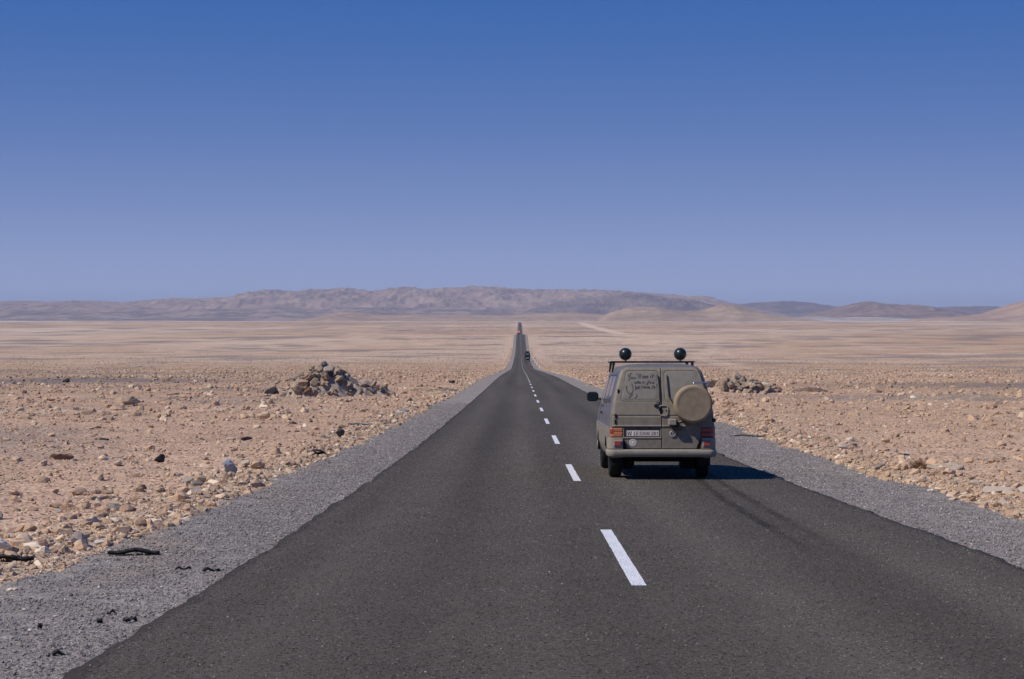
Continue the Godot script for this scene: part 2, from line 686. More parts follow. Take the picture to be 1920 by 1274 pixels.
func build_shoulders() -> void:
	for side in [0, 1]:
		var fs := road_rows(5600.0)
		var v := PackedVector3Array()
		var c := PackedColorArray()
		var cols := 16
		for f in fs:
			var inner := ROAD_L + 0.25 if side == 0 else ROAD_R - 0.25
			var outer := left_edge(f) if side == 0 else right_edge(f)
			for i in cols:
				var t := float(i) / (cols - 4)
				var x: float = lerpf(inner, outer, t) if t <= 1.0 else outer + (t - 1.0) * (4.0 if side == 1 else -4.0)
				var y := road_y(f) - 0.045 - 0.05 * minf(t, 1.0) - 0.28 * maxf(0.0, t - 1.0) * 2.0
				y += 0.012 * nz.fine.get_noise_2d(x * 1.4, f * 1.4 + 30.0)
				v.append(Vector3(x, y, -f))
				var b: float = 0.26 * (1.0 + 0.16 * nz.road.get_noise_2d(x * 2.0, f * 0.5) + 0.10 * nz.fine.get_noise_2d(x, f))
				# sand blown over the outer part in patches
				var sand: float = smoothstep(0.1, 0.5, nz.road.get_noise_2d(x * 1.2 + 9.0, f * 0.35)) * smoothstep(0.15, 0.9, t) * 0.75
				var k := Vector3(b * 1.16, b * 1.03, b * 0.945).lerp(Vector3(0.36, 0.275, 0.215), sand)
				c.append(Color(k.x, k.y, k.z) * 1.42)
		structure("gravel_shoulder", grid(v, cols, fs.size(), c, side == 1), M.gravel)


# ------------------------------------------------------------------ mountains

func range_of(called: String, dist: float, depth: float, pts: Array, tint: Vector3, tint2: Vector3, rough: float, n_seed: float, foot := -9.0, cols := 420, rows := 80) -> void:
	# pts: [across at distance dist, height] pairs of the crest
	var xs := []
	var ys := []
	for p in pts:
		xs.append(p[0])
		ys.append(p[1])
	var v := PackedVector3Array()
	var c := PackedColorArray()
	var x0: float = xs[0]
	var x1: float = xs[xs.size() - 1]
	var tall := 1.0
	for y in ys:
		tall = maxf(tall, y)
	for r in rows:
		var t := float(r) / (rows - 1)          # 0 front foot, 1 back foot
		var f := dist + (t - 0.62) * depth
		for k in cols:
			var x := lerpf(x0, x1, float(k) / (cols - 1))
			var h := table(xs, ys, x) - foot
			var ends := smoothstep(0.0, 0.04, float(k) / (cols - 1)) * (1.0 - smoothstep(0.96, 1.0, float(k) / (cols - 1)))
			var prof := pow(smoothstep(0.0, 0.62, t), 0.85) if t < 0.62 else 1.0 - smoothstep(0.62, 1.0, t)
			var g: float = nz.ridge.get_noise_2d(x + n_seed, f * 0.8 + n_seed)
			var g2: float = nz.ridge2.get_noise_2d(x + n_seed, f * 0.6)
			var g3: float = nz.ridge3.get_noise_2d(x + n_seed, f * 0.5)
			var crest := 1.0 - absf(t - 0.62) / 0.62
			var bite := rough * (0.62 * (1.0 - prof) + 0.10)
			var y: float = h * prof * (1.0 + bite * (g - 0.25) * 1.3 + rough * 0.26 * (g2 - 0.2) * (1.25 - crest)) + tall * rough * 0.05 * (g3 - 0.3) * sqrt(prof)
			y = foot + maxf(y, 0.0) * ends - (8.0 if prof <= 0.001 or ends <= 0.001 else 0.0)
			v.append(Vector3(x, y + CAM_H, -f))
			var s: float = nz.tone3.get_noise_2d(x * 1.5 + n_seed, f * 1.5)
			var s2: float = nz.tone2.get_noise_2d(x + n_seed, f)
			var m := tint.lerp(tint2, clampf(0.5 + 1.6 * s + 1.1 * s2 + 0.4 * (g2 - 0.4), 0, 1))
			c.append(Color(m.x, m.y, m.z) * 1.3)
	structure(called, grid(v, cols, rows, c, true), M.mountain)


func build_mountains() -> void:
	# crest lines as bearing and rise in units of 1/3300 of the distance, turned into metres at each range's own distance
	var k := 18000.0 / 3300.0
	var far_main := []
	for p in [[-420, 22], [-300, 30], [-150, 26], [-60, 33], [0, 31], [50, 34], [100, 31], [150, 34], [200, 33], [240, 31], [290, 35], [350, 39], [400, 38], [450, 42], [480, 51], [520, 55], [560, 51], [600, 55], [650, 57], [700, 52], [760, 60], [800, 57], [850, 59], [920, 60], [960, 56], [1000, 54], [1070, 55], [1120, 53], [1180, 51], [1220, 47], [1280, 44], [1320, 42], [1350, 33], [1375, 27], [1420, 14], [1480, 2]]:
		far_main.append([(p[0] - 974) * k, p[1] * k])
	range_of("mountain_range", 18000.0, 6500.0, far_main, Vector3(0.33, 0.25, 0.205), Vector3(0.25, 0.19, 0.165), 0.6, 0.0, -9.0, 900, 100)
	k = 15500.0 / 3300.0
	var dark := []
	for p in [[930, 4], [980, 18], [1040, 30], [1090, 38], [1130, 42], [1170, 47], [1210, 47], [1245, 41], [1290, 36], [1330, 27], [1370, 16], [1400, 4]]:
		dark.append([(p[0] - 974) * k, p[1] * k])
	range_of("mountain_range", 15500.0, 3000.0, dark, Vector3(0.15, 0.12, 0.115), Vector3(0.21, 0.165, 0.145), 0.6, 5100.0)
	k = 14500.0 / 3300.0
	var lava := []
	for p in [[-350, 10], [-100, 13], [60, 16], [200, 14], [330, 16], [480, 22], [600, 20], [720, 23], [830, 19], [940, 20], [1020, 12], [1100, 3]]:
		lava.append([(p[0] - 974) * k, p[1] * k])
	range_of("mountain_range", 14500.0, 3600.0, lava, Vector3(0.17, 0.14, 0.13), Vector3(0.31, 0.24, 0.20), 0.75, 9100.0, -9.0, 800, 90)
	k = 21000.0 / 3300.0
	var right := []
	for p in [[1290, 4], [1350, 20], [1400, 30], [1440, 33], [1480, 34], [1510, 31], [1545, 26], [1600, 22], [1680, 20], [1760, 23], [1830, 25], [1900, 22], [1980, 26], [2100, 22], [2300, 30]]:
		right.append([(p[0] - 974) * k, p[1] * k])
	range_of("mountain_range", 21000.0, 5000.0, right, Vector3(0.20, 0.155, 0.14), Vector3(0.13, 0.11, 0.11), 0.5, 2100.0)
	k = 13500.0 / 3300.0
	var right2 := []
	for p in [[1500, 3], [1545, 16], [1580, 25], [1620, 33], [1650, 30], [1680, 28], [1710, 29], [1745, 22], [1790, 12], [1840, 9], [1900, 4]]:
		right2.append([(p[0] - 974) * k, p[1] * k])
	range_of("mountain_range", 13500.0, 2600.0, right2, Vector3(0.26, 0.19, 0.155), Vector3(0.17, 0.13, 0.12), 0.6, 3300.0)
	# tan foothills in front
	k = 8600.0 / 3300.0
	var hill_l := []
	for p in [[540, 0], [575, 5], [605, 14], [625, 17], [650, 15], [690, 10], [735, 9], [770, 11], [800, 8], [850, 10], [900, 8], [960, 9], [1010, 12], [1060, 14], [1100, 13], [1140, 10], [1190, 4], [1230, 0]]:
		hill_l.append([(p[0] - 974) * k, p[1] * k])
	range_of("hill", 9200.0, 1700.0, hill_l, Vector3(0.36, 0.265, 0.195), Vector3(0.29, 0.21, 0.16), 0.5, 700.0)
	k = 8000.0 / 3300.0
	var hill_m := []
	for p in [[1120, 0], [1150, 14], [1180, 21], [1205, 24], [1235, 23], [1260, 19], [1290, 16], [1320, 17], [1345, 24], [1362, 29], [1378, 29], [1400, 23], [1430, 15], [1460, 8], [1500, 3], [1540, 0]]:
		hill_m.append([(p[0] - 974) * k, p[1] * k])
	range_of("hill", 8300.0, 1500.0, hill_m, Vector3(0.35, 0.26, 0.19), Vector3(0.27, 0.20, 0.155), 0.55, 1500.0)
	var hill_r := []
	for p in [[1700, 0], [1760, 4], [1820, 7], [1855, 13], [1880, 22], [1905, 31], [1930, 38], [1970, 47], [2040, 55], [2120, 52], [2250, 30], [2350, 10]]:
		hill_r.append([(p[0] - 974) * k, p[1] * k])
	range_of("hill", 8000.0, 1700.0, hill_r, Vector3(0.36, 0.26, 0.20), Vector3(0.30, 0.21, 0.165), 0.4, 2900.0)
	# white salt bench below the right-hand mountains
	k = 10800.0 / 3300.0
	var salt := []
	for p in [[1440, 0], [1480, 4], [1530, 6], [1575, 4], [1600, 5], [1640, 5], [1690, 3], [1720, 1]]:
		salt.append([(p[0] - 974) * k, p[1] * k])
	range_of("salt_bench", 10800.0, 900.0, salt, Vector3(0.42, 0.38, 0.36), Vector3(0.32, 0.27, 0.24), 0.5, 4200.0)


# ------------------------------------------------------------------ stones

func ico(subdiv: int) -> Array:
	var t := (1.0 + sqrt(5.0)) / 2.0
	var v := []
	for p in [[-1, t, 0], [1, t, 0], [-1, -t, 0], [1, -t, 0], [0, -1, t], [0, 1, t], [0, -1, -t], [0, 1, -t], [t, 0, -1], [t, 0, 1], [-t, 0, -1], [-t, 0, 1]]:
		v.append(Vector3(p[0], p[1], p[2]).normalized())
	var tris := [[0, 11, 5], [0, 5, 1], [0, 1, 7], [0, 7, 10], [0, 10, 11], [1, 5, 9], [5, 11, 4], [11, 10, 2], [10, 7, 6], [7, 1, 8], [3, 9, 4], [3, 4, 2], [3, 2, 6], [3, 6, 8], [3, 8, 9], [4, 9, 5], [2, 4, 11], [6, 2, 10], [8, 6, 7], [9, 8, 1]]
	for s in subdiv:
		var mids := {}
		var out := []
		for q in tris:
			var m := []
			for e in 3:
				var a: int = q[e]
				var b: int = q[(e + 1) % 3]
				var key := mini(a, b) * 100000 + maxi(a, b)
				if not mids.has(key):
					mids[key] = v.size()
					v.append(((v[a] + v[b]) / 2.0).normalized())
				m.append(mids[key])
			out.append_array([[q[0], m[0], m[2]], [q[1], m[1], m[0]], [q[2], m[2], m[1]], m])
		tris = out
	return [v, tris]


func rock_mesh(subdiv: int, cuts: int, squash: Vector3, lumpy: float, r: RandomNumberGenerator, near_cut := 0.5, far_cut := 0.88) -> ArrayMesh:
	var s := ico(subdiv)
	var planes := []
	for i in cuts:
		planes.append([Vector3(r.randfn(), r.randfn(), r.randfn()).normalized(), r.randf_range(near_cut, far_cut)])
	var pts := []
	var off := Vector3(r.randf() * 50, r.randf() * 50, r.randf() * 50)
	for d in s[0]:
		var rad := 1.0
		for p in planes:
			var k: float = p[0].dot(d)
			if k > 0.05:
				rad = minf(rad, p[1] / k)
		rad *= 1.0 + lumpy * nz.rock.get_noise_3dv(d * 1.6 + off)
		pts.append(d * rad * squash)
	var t := Tris.new()
	for q in s[1]:
		t.tri(pts[q[0]], pts[q[1]], pts[q[2]], Vector3.ZERO)
	return done(t)


func make_stone_meshes() -> void:
	var r := RandomNumberGenerator.new()
	r.seed = 77
	for i in 6:
		stone_meshes.append(rock_mesh(1, 8, Vector3(0.58, r.randf_range(0.36, 0.48), r.randf_range(0.42, 0.56)), 0.2, r, 0.4, 0.8))
	for i in 9:
		big_rocks.append(rock_mesh(2, 8, Vector3(0.62, r.randf_range(0.42, 0.56), r.randf_range(0.45, 0.6)), 0.14, r, 0.36, 0.72))


func put_rock(called: String, mesh: Mesh, m: Material, x: float, f: float, size: Vector3, turn: float, sink := 0.3, tilt := 0.0) -> MeshInstance3D:
	var o := top(called, mesh, m)
	var b := Basis(Vector3.UP, turn) * Basis(Vector3.RIGHT, tilt)
	o.transform = Transform3D(b * Basis.from_scale(size), Vector3(x, ground_y(x, f) + size.y * (0.36 - sink), -f))
	return o


func build_rock_heaps() -> void:
	# tall heap on the left: an earth mound covered in blocks
	mound(-10.3, 108.4, 2.3, 1.15, 1.8, M.soil, Color(0.50, 0.40, 0.315), "rubble_mound")
	heap(-11.9, 108.0, 2.3, 1.8, 1.8, 190, 0.16, 0.60, "tall heap left of road", 5)
	heap(-9.7, 108.2, 2.2, 0.85, 1.5, 80, 0.14, 0.42, "long tail beside the tall heap", 8)
	heap(15.1, 120.0, 2.7, 0.85, 1.4, 70, 0.30, 0.85, "low heap right of van", 6)
	# low earth rises
	mound(24.6, 97.0, 3.4, 0.42, 2.2, M.soil, Color(0.43, 0.33, 0.25), "low_mound")
	mound(20.4, 122.0, 1.6, 0.38, 1.2, M.soil, Color(0.25, 0.17, 0.125), "low_mound")
	mound(-5.4, 123.0, 1.6, 0.30, 1.6, M.soil, Color(0.30, 0.23, 0.17), "low_mound")


func mound(x: float, f: float, w: float, h: float, d: float, m: Material, tint: Color, called: String) -> void:
	var v := PackedVector3Array()
	var c := PackedColorArray()
	var n := 40
	for i in n:
		for k in n:
			var a := (float(k) / (n - 1) * 2 - 1) * 1.25
			var b := (float(i) / (n - 1) * 2 - 1) * 1.25
			var px := x + a * w
			var pf := f + b * d
			var rr: float = sqrt(a * a + b * b) + 0.18 * nz.mid.get_noise_2d(px * 6.0, pf * 6.0)
			var y: float = ground_y(px, pf) + h * pow(maxf(0.0, 1.0 - rr * rr), 0.85) - 0.12 + (0.05 + 0.07 * minf(h, 1.0)) * nz.fine.get_noise_2d(px * 2.5, pf * 2.5)
			v.append(Vector3(px, y, -pf))
			c.append(tint * (1.25 + 0.3 * nz.fine.get_noise_2d(px, pf)))
	structure(called, grid(v, n, n, c, true), m)


func heap(x: float, f: float, w: float, h: float, d: float, count: int, s0: float, s1: float, where: String, seed_: int) -> void:
	mound(x, f, w * 1.05, h, d, M.soil, Color(0.50, 0.40, 0.315), "rubble_mound")
	var r := RandomNumberGenerator.new()
	r.seed = seed_
	var kinds := [["taupe", "brown"], ["taupe", "brown"], ["grey", "grey"], ["rust", "dark red-brown"], ["tan", "tan"], ["taupe", "brown"], ["tan", "tan"], ["cream", "cream"], ["tan", "tan"], ["tan", "tan"]]
	for i in count:
		var a := r.randf_range(-1.0, 1.0)
		var b := r.randf_range(-1.0, 0.45)
		if a * a + b * b > 1.0:
			a *= 0.6
			b *= 0.6
		var px := x + a * w
		var pf := f + b * d
		var rr := sqrt(a * a + b * b)
		var s := lerpf(s0, s1, pow(r.randf(), 2.4)) * 1.25
		var y := ground_y(px, pf) + h * pow(maxf(0.0, 1.0 - rr * rr / 1.1), 0.85) - 0.10
		var kind: Array = kinds[r.randi() % kinds.size()]
		var o := top("boulder", big_rocks[r.randi() % big_rocks.size()], M[kind[0]])
		o.transform = Transform3D(Basis.from_euler(Vector3(r.randf_range(-0.6, 0.6), r.randf() * TAU, r.randf_range(-0.6, 0.6))) * Basis.from_scale(Vector3(s, s * r.randf_range(0.7, 1.1), s)), Vector3(px, y + s * 0.12, -pf))
		var spot := "near the crest" if rr < 0.35 else ("on the left flank" if a < -0.45 else ("on the right flank" if a > 0.45 else ("at the front foot" if rr > 0.72 else "in the middle face")))
		var big := "big" if s > s0 * 1.25 + 0.55 * (s1 - s0) else ("middling" if s > s0 * 1.25 + 0.2 * (s1 - s0) else "small")
		tag(o, "%s %s rock %s of the %s" % [big, kind[1], spot, where], "rock", "%s %s rocks %s of the %s" % [big, kind[1], spot, where])
	if seed_ == 5:
		var o2 := put_rock("boulder", big_rocks[2], M.dark, x + 0.35, f - 1.05, Vector3(0.62, 0.62, 0.5), 0.4, 0.0)
		o2.position.y += 1.12
		tag(o2, "black boulder set in the face of the tall rubble heap", "rock")
		var o3 := put_rock("boulder", big_rocks[4], M.grey, x - 0.05, f - 0.1, Vector3(0.62, 0.62, 0.5), 1.4, 0.0)
		o3.position.y += 1.78
		tag(o3, "pale grey rock crowning the top of the tall rubble heap", "rock")


func build_named_rocks() -> void:
	var list := [
		# name, mesh, material, x, f, size, turn, sink, label
		["boulder", 1, "dark", -15.5, 111.0, Vector3(1.0, 0.95, 0.8), 0.3, 0.2, "dark rounded boulder standing alone left of the tall rubble heap"],
		["boulder", 3, "grey", -13.95, 109.5, Vector3(1.35, 0.65, 0.9), 0.2, 0.15, "long pale-topped grey boulder at the left foot of the tall heap"],
		["rock", 0, "blue", -5.2, 31.4, Vector3(0.28, 0.36, 0.24), 0.6, 0.05, "blue-grey rock standing up among the stones of the left verge"],
		["rock", 2, "mauve", -5.95, 31.0, Vector3(0.3, 0.2, 0.25), 0.2, 0.2, "pale violet-grey stone just left of the blue-grey rock"],
		["rock", 5, "cream", -5.5, 29.0, Vector3(0.27, 0.21, 0.2), 1.0, 0.1, "cream-white stone with a shadow below it on left verge"],
		["rock", 6, "grey", -5.95, 25.3, Vector3(0.38, 0.2, 0.25), 0.4, 0.2, "flat dark grey stone lying behind the tan verge stones"],
		["rock", 7, "grey", -5.3, 23.0, Vector3(0.4, 0.26, 0.3), 2.0, 0.25, "half-buried grey boulder on the left verge near the gravel"],
		["rock", 8, "cream", -4.98, 20.4, Vector3(0.32, 0.2, 0.2), 0.8, 0.15, "pinkish cream angular rock lying on the left verge edge"],
		["rock", 4, "mauve", -4.6, 18.3, Vector3(0.4, 0.27, 0.3), 2.5, 0.2, "mauve wedge-shaped rock at the edge of the left gravel"],
		["rock", 1, "rust", -4.75, 17.5, Vector3(0.22, 0.2, 0.2), 0.4, 0.15, "brown blocky rock left of the mauve wedge rock"],
		["rock", 0, "white", -5.15, 17.4, Vector3(0.17, 0.16, 0.15), 0.3, 0.0, "bright white stone near the bottom left edge of the desert"],
		["rock", 3, "rust", -4.85, 16.7, Vector3(0.2, 0.13, 0.16), 1.2, 0.15, "dark red stone beside the black rubber strip"],
		["rock", 5, "white", -4.42, 18.5, Vector3(0.2, 0.09, 0.09), 0.5, 0.1, "thin white sliver of stone beside the mauve wedge rock"],
		["rock", 2, "dark", -7.7, 37.7, Vector3(0.3, 0.3, 0.24), 0.9, 0.15, "dark brown upright rock in the open desert on the left"],
		["rock", 6, "rust", -10.15, 39.0, Vector3(0.42, 0.3, 0.3), 0.2, 0.15, "brown rock with a black shaded side at far left desert"],
		["rock", 4, "taupe", -19.0, 86.0, Vector3(0.85, 0.75, 0.7), 0.7, 0.1, "pyramid-shaped dark rock alone on the sand at left"],
		["rock", 1, "dark", -44.0, 171.0, Vector3(0.75, 0.7, 0.6), 0.1, 0.1, "small black boulder on the dark gravel flat at far left"],
		["rock", 8, "dark", -22.1, 113.0, Vector3(1.0, 0.4, 0.6), 0.05, 0.2, "long flat black stone on the sand left of the heap"],
		["rock", 7, "taupe", -19.6, 98.0, Vector3(0.5, 0.3, 0.4), 0.6, 0.2, "brown oval stone in front of the long flat black stone"],
		["rock", 6, "blue", -5.35, 58.5, Vector3(0.62, 0.2, 0.4), 0.1, 0.2, "flat slate-grey slab on the left verge below the heap"],
		["rock", 2, "blue", -4.95, 74.0, Vector3(0.75, 0.2, 0.5), 0.3, 0.2, "smaller slate-grey slab farther up the left verge"],
		["rock", 0, "dark", -4.92, 48.3, Vector3(0.34, 0.34, 0.3), 1.8, 0.1, "dark grey rounded rock at the gravel edge on the left"],
		["rock", 5, "cream", -7.95, 48.3, Vector3(0.42, 0.16, 0.16), 0.3, 0.05, "whitish long stone leaning by a dark one in left desert"],
		["rock", 3, "dark", -7.6, 48.9, Vector3(0.36, 0.16, 0.2), 0.9, 0.1, "dark long stone touching the whitish long stone"],
		["rock", 7, "dark", -11.6, 49.0, Vector3(0.42, 0.2, 0.25), 0.2, 0.2, "low dark stone in the middle of the left desert"],
		["slab", 8, "cream", 8.15, 33.4, Vector3(0.75, 0.26, 0.5), -0.2, 0.15, "big flat tan slab beside the dry bush on the right"],
		["slab", 6, "white", 8.4, 39.2, Vector3(0.5, 0.16, 0.5), 0.5, 0.3, "flat whitish slab lying on the right verge"],
		["slab", 3, "cream", 8.95, 40.5, Vector3(0.4, 0.14, 0.4), 1.5, 0.28, "second pale slab behind the whitish one on right verge"],
		["slab", 5, "cream", 7.15, 26.4, Vector3(0.68, 0.2, 0.5), 0.25, 0.1, "large cream slab at the gravel edge by the right border"],
		["rock", 2, "cream", 7.45, 26.0, Vector3(0.26, 0.22, 0.2), 1.3, 0.1, "cream block at the right end of the large cream slab"],
		["rock", 7, "cream", 7.75, 41.8, Vector3(0.36, 0.24, 0.3), 0.8, 0.15, "rounded cream stone on the right verge left of slabs"],
		["rock", 4, "dark", -6.05, 160.0, Vector3(0.7, 0.55, 0.6), 0.8, 0.1, "lone dark stone on the left verge far up the road"],
		["rock", 4, "white", 5.85, 151.0, Vector3(0.55, 0.3, 0.4), 0.8, 0.1, "white stone beside the black scrap on the far right gravel"],
	]
	for q in list:
		tag(put_rock(q[0], big_rocks[q[1]], M[q[2]], q[3], q[4], q[5], q[6], q[7]), q[8], "rock")


func build_loose_stones() -> void:
	var r := RandomNumberGenerator.new()
	r.seed = 991
	var kinds := [["tan", "tan"], ["tan", "tan"], ["tan", "tan"], ["tan", "tan"], ["cream", "cream"], ["cream", "cream"], ["rust", "reddish brown"], ["grey", "grey"], ["taupe", "brown"], ["taupe", "brown"]]
	for i in 260:
		var left := r.randf() < 0.55
		var f := 13.0 * pow(5.6, pow(r.randf(), 0.8)) if left else 24.0 * pow(3.2, r.randf())
		var verge := r.randf() < 0.5
		var d := r.randf_range(0.15, 1.3) if verge else r.randf_range(1.5, maxf(3.0, 0.3 * f - 3.5))
		var x := left_edge(f) - d if left else right_edge(f) + d
		var s := r.randf_range(0.085, 0.165) * (0.85 + f * 0.008) * (1.4 if r.randf() < 0.12 else 1.0)
		var k: Array = kinds[r.randi() % kinds.size()]
		var o := put_rock("stone", stone_meshes[r.randi() % 6] if r.randf() < 0.5 else big_rocks[r.randi() % 9], M[k[0]], x, f, Vector3(s, s * r.randf_range(0.6, 1.0), s), r.randf() * TAU, 0.22, r.randf_range(-0.3, 0.3))
		var place := ("spilled along the left gravel edge" if left else "spilled along the right gravel edge") if verge else ("lying in open desert on the left" if left else "lying in open desert on the right")
		var reach := "nearer than the van" if f < 27.0 else ("about level with the van" if f < 38.0 else "farther off than the van")
		var size := "big" if s > 0.2 else ("middling" if s > 0.14 else "small")
		tag(o, "%s %s stone %s, %s" % [size, k[1], place, reach], "stone", "%s %s stones %s, %s" % [size, k[1], place, reach])


func copies(called: String, meshes: Array, bufs: Array, m: Material) -> void:
	var root := Node3D.new()
	root.name = numbered(called)
	root.set_meta("kind", "stuff")
	add_child(root)
	for i in meshes.size():
		var mm := MultiMesh.new()
		mm.transform_format = MultiMesh.TRANSFORM_3D
		mm.use_colors = true
		mm.mesh = meshes[i]
		mm.instance_count = bufs[i].size() / 16
		mm.buffer = bufs[i]
		var o := MultiMeshInstance3D.new()
		o.name = "stones"
		o.multimesh = mm
		o.material_override = m
		o.set_meta("kind", "stuff")
		root.add_child(o, true)


func push(buf: PackedFloat32Array, b: Basis, p: Vector3, c: Vector3) -> void:
	buf.append_array(PackedFloat32Array([b.x.x, b.y.x, b.z.x, p.x, b.x.y, b.y.y, b.z.y, p.y, b.x.z, b.y.z, b.z.z, p.z, c.x, c.y, c.z, 1.0]))


func build_stone_stuff() -> void:
	var r := RandomNumberGenerator.new()
	r.seed = 4242
	var bufs := []
	for i in 6:
		bufs.append(PackedFloat32Array())
	var palette := [Vector3(0.37, 0.25, 0.17), Vector3(0.40, 0.275, 0.19), Vector3(0.34, 0.225, 0.15), Vector3(0.47, 0.35, 0.25), Vector3(0.55, 0.44, 0.33), Vector3(0.28, 0.19, 0.14), Vector3(0.27, 0.20, 0.155), Vector3(0.39, 0.27, 0.185), Vector3(0.36, 0.245, 0.165), Vector3(0.54, 0.44, 0.34)]
	var f := 6.0
	while f < 1150.0:
		var df := f * 0.015
		var thin := 1.0 - 0.9 * smoothstep(130.0, 1000.0, f)
		for side in [-1.0, 1.0]:
			var e := left_edge(f) if side < 0 else right_edge(f)
			var reach := 0.34 * f + 9.0 - absf(e)
			if reach < 1.0:
				reach = 1.0
			var smin := clampf(f * 0.00072, 0.013, 0.4)
			# open desert
			var want := 0.048 / (smin * smin) * reach * df * thin
			var n := int(want) + (1 if r.randf() < want - int(want) else 0)
			for i in n:
				var d := r.randf() * reach
				var ff := f + r.randf() * df
				var x: float = e + side * d
				var cl: float = nz.clump.get_noise_2d(x, ff) + 0.7 * nz.tone1.get_noise_2d(x * 1.4, ff * 1.4)
				if r.randf() > 0.22 + 1.5 * maxf(0.0, cl + 0.12):
					continue
				scatter(bufs, r, palette, x, ff, smin, 0.30 if ff < 60.0 else 0.55, 2.3, false)
			# spill along the gravel
			var wv := 0.10 / (smin * smin) * 1.6 * df
			for i in int(wv):
				var d2 := absf(r.randfn()) * 0.75 - 0.12
				var ff2 := f + r.randf() * df
				scatter(bufs, r, palette, e + side * d2, ff2, smin, 0.22, 2.2, true)
		f += df
	var total := 0
	for b in bufs:
		total += b.size() / 16
	print("stones ", total)
	copies("desert_stones", stone_meshes, bufs, M.stone_stuff)


func scatter(bufs: Array, r: RandomNumberGenerator, palette: Array, x: float, f: float, smin: float, smax: float, power: float, verge: bool) -> void:
	var s := minf(smin * pow(1.0 - r.randf(), -1.0 / power), maxf(smax, smin * 1.5))
	var flat := maxf(exp(-pow((x + 46.0) / 22.0, 2.0)) * exp(-pow((f - 176.0) / 13.0, 2.0)), exp(-pow((x - 46.0) / 20.0, 2.0)) * exp(-pow((f - 150.0) / 16.0, 2.0)))
	if r.randf() < flat * 0.75:
		return
	var k := r.randi() % palette.size()
	if (k == 9 or k == 4 or k == 6) and r.randf() < (0.7 if verge else 0.92):
		k = 0
	if verge and k < 3 and r.randf() < 0.12:
		k = 3 + r.randi() % 2
	var c: Vector3 = palette[k] * Vector3(1.24, 1.27, 1.28) * r.randf_range(0.85, 1.12) * (1.0 - 0.4 * flat)
	var b := Basis.from_euler(Vector3(r.randf_range(-0.5, 0.5), r.randf() * TAU, r.randf_range(-0.5, 0.5))) * Basis.from_scale(Vector3(s, s * r.randf_range(0.55, 1.0), s * r.randf_range(0.75, 1.0)))
	push(bufs[r.randi() % 6], b, Vector3(x, ground_y(x, f) + s * 0.06, -f), c)


func build_gravel_stuff() -> void:
	var r := RandomNumberGenerator.new()
	r.seed = 555
	var chip := rock_mesh(0, 6, Vector3(0.5, 0.34, 0.42), 0.3, r)
	var chip2 := rock_mesh(0, 6, Vector3(0.5, 0.3, 0.36), 0.3, r)
	var bufs := [PackedFloat32Array(), PackedFloat32Array()]
	var palette := [Vector3(0.26, 0.235, 0.225), Vector3(0.21, 0.19, 0.185), Vector3(0.30, 0.27, 0.26), Vector3(0.16, 0.145, 0.14), Vector3(0.35, 0.315, 0.295), Vector3(0.27, 0.24, 0.23)]
	var f := 6.5
	while f < 90.0:
		var df := f * 0.02
		for side in [0, 1]:
			var a := ROAD_L if side == 0 else ROAD_R
			var e := left_edge(f) if side == 0 else right_edge(f)
			var smin := maxf(0.008, f * 0.00058)
			var n := int(0.12 / (smin * smin) * absf(e - a) * df)
			for i in n:
				var t := r.randf()
				var x := lerpf(a, e, t) + r.randfn() * 0.02
				if (side == 0 and x > ROAD_L - 0.03) or (side == 1 and x < ROAD_R + 0.03):
					if r.randf() > 0.12:
						continue
				var ff := f + r.randf() * df
				var s := minf(smin * pow(1.0 - r.randf(), -0.36), 0.04)
				var c: Vector3 = palette[r.randi() % 6] * r.randf_range(0.9, 1.1)
				if r.randf() < 0.025:
					c = Vector3(0.55, 0.52, 0.5)
				var onroad: bool = x > ROAD_L + 0.02 and x < ROAD_R - 0.02
				var y := road_y(ff) + (0.0 if onroad else -0.045 - 0.05 * t)
				push(bufs[i % 2], Basis.from_euler(Vector3(r.randf_range(-0.6, 0.6), r.randf() * TAU, 0)) * Basis.from_scale(Vector3(s, s * 1.0, s)), Vector3(x, y + s * 0.12, -ff), c)
		f += df
	print("gravel ", bufs[0].size() / 16 * 2)
	copies("gravel_chips", [chip, chip2], bufs, M.stone_stuff)


func build_road_grains() -> void:
	# stone chips that stand out of the worn asphalt
	var r := RandomNumberGenerator.new()
	r.seed = 808
	var chip := rock_mesh(0, 5, Vector3(0.5, 0.3, 0.45), 0.2, r)
	var bufs := [PackedFloat32Array()]
	var f := 7.0
	while f < 60.0:
		var df := f * 0.02
		var smin := maxf(0.006, f * 0.0005)
		var n := int(0.062 / (smin * smin) * (ROAD_R - ROAD_L) * df)
		for i in n:
			var x := r.randf_range(ROAD_L + 0.05, ROAD_R - 0.05)
			var ff := f + r.randf() * df
			if absf(x - ROAD_C) < 0.07 and fposmod(ff - 13.98, 14.9) < 5.45:
				continue
			var s := minf(smin * pow(1.0 - r.randf(), -0.3), 0.02)
			var k := r.randf()
			var c := Vector3(0.08, 0.073, 0.067) * r.randf_range(0.75, 1.5)
			if k < 0.24:
				c = Vector3(0.19, 0.172, 0.155) * r.randf_range(0.8, 1.25)
			elif k < 0.40:
				c = Vector3(0.042, 0.039, 0.037)
			elif k > 0.995:
				c = Vector3(0.42, 0.40, 0.37)
			c *= road_colour(x, ff).g / (0.086 * 0.965 * 1.5)
			push(bufs[0], Basis(Vector3.UP, r.randf() * TAU) * Basis.from_scale(Vector3(s, s * 0.95, s)), Vector3(x, road_y(ff) + s * 0.1, -ff), c)
		f += df
	print("grains ", bufs[0].size() / 16)
	copies("asphalt_grains", [chip], bufs, M.stone_stuff)


# ------------------------------------------------------------------ scraps, posts, bush

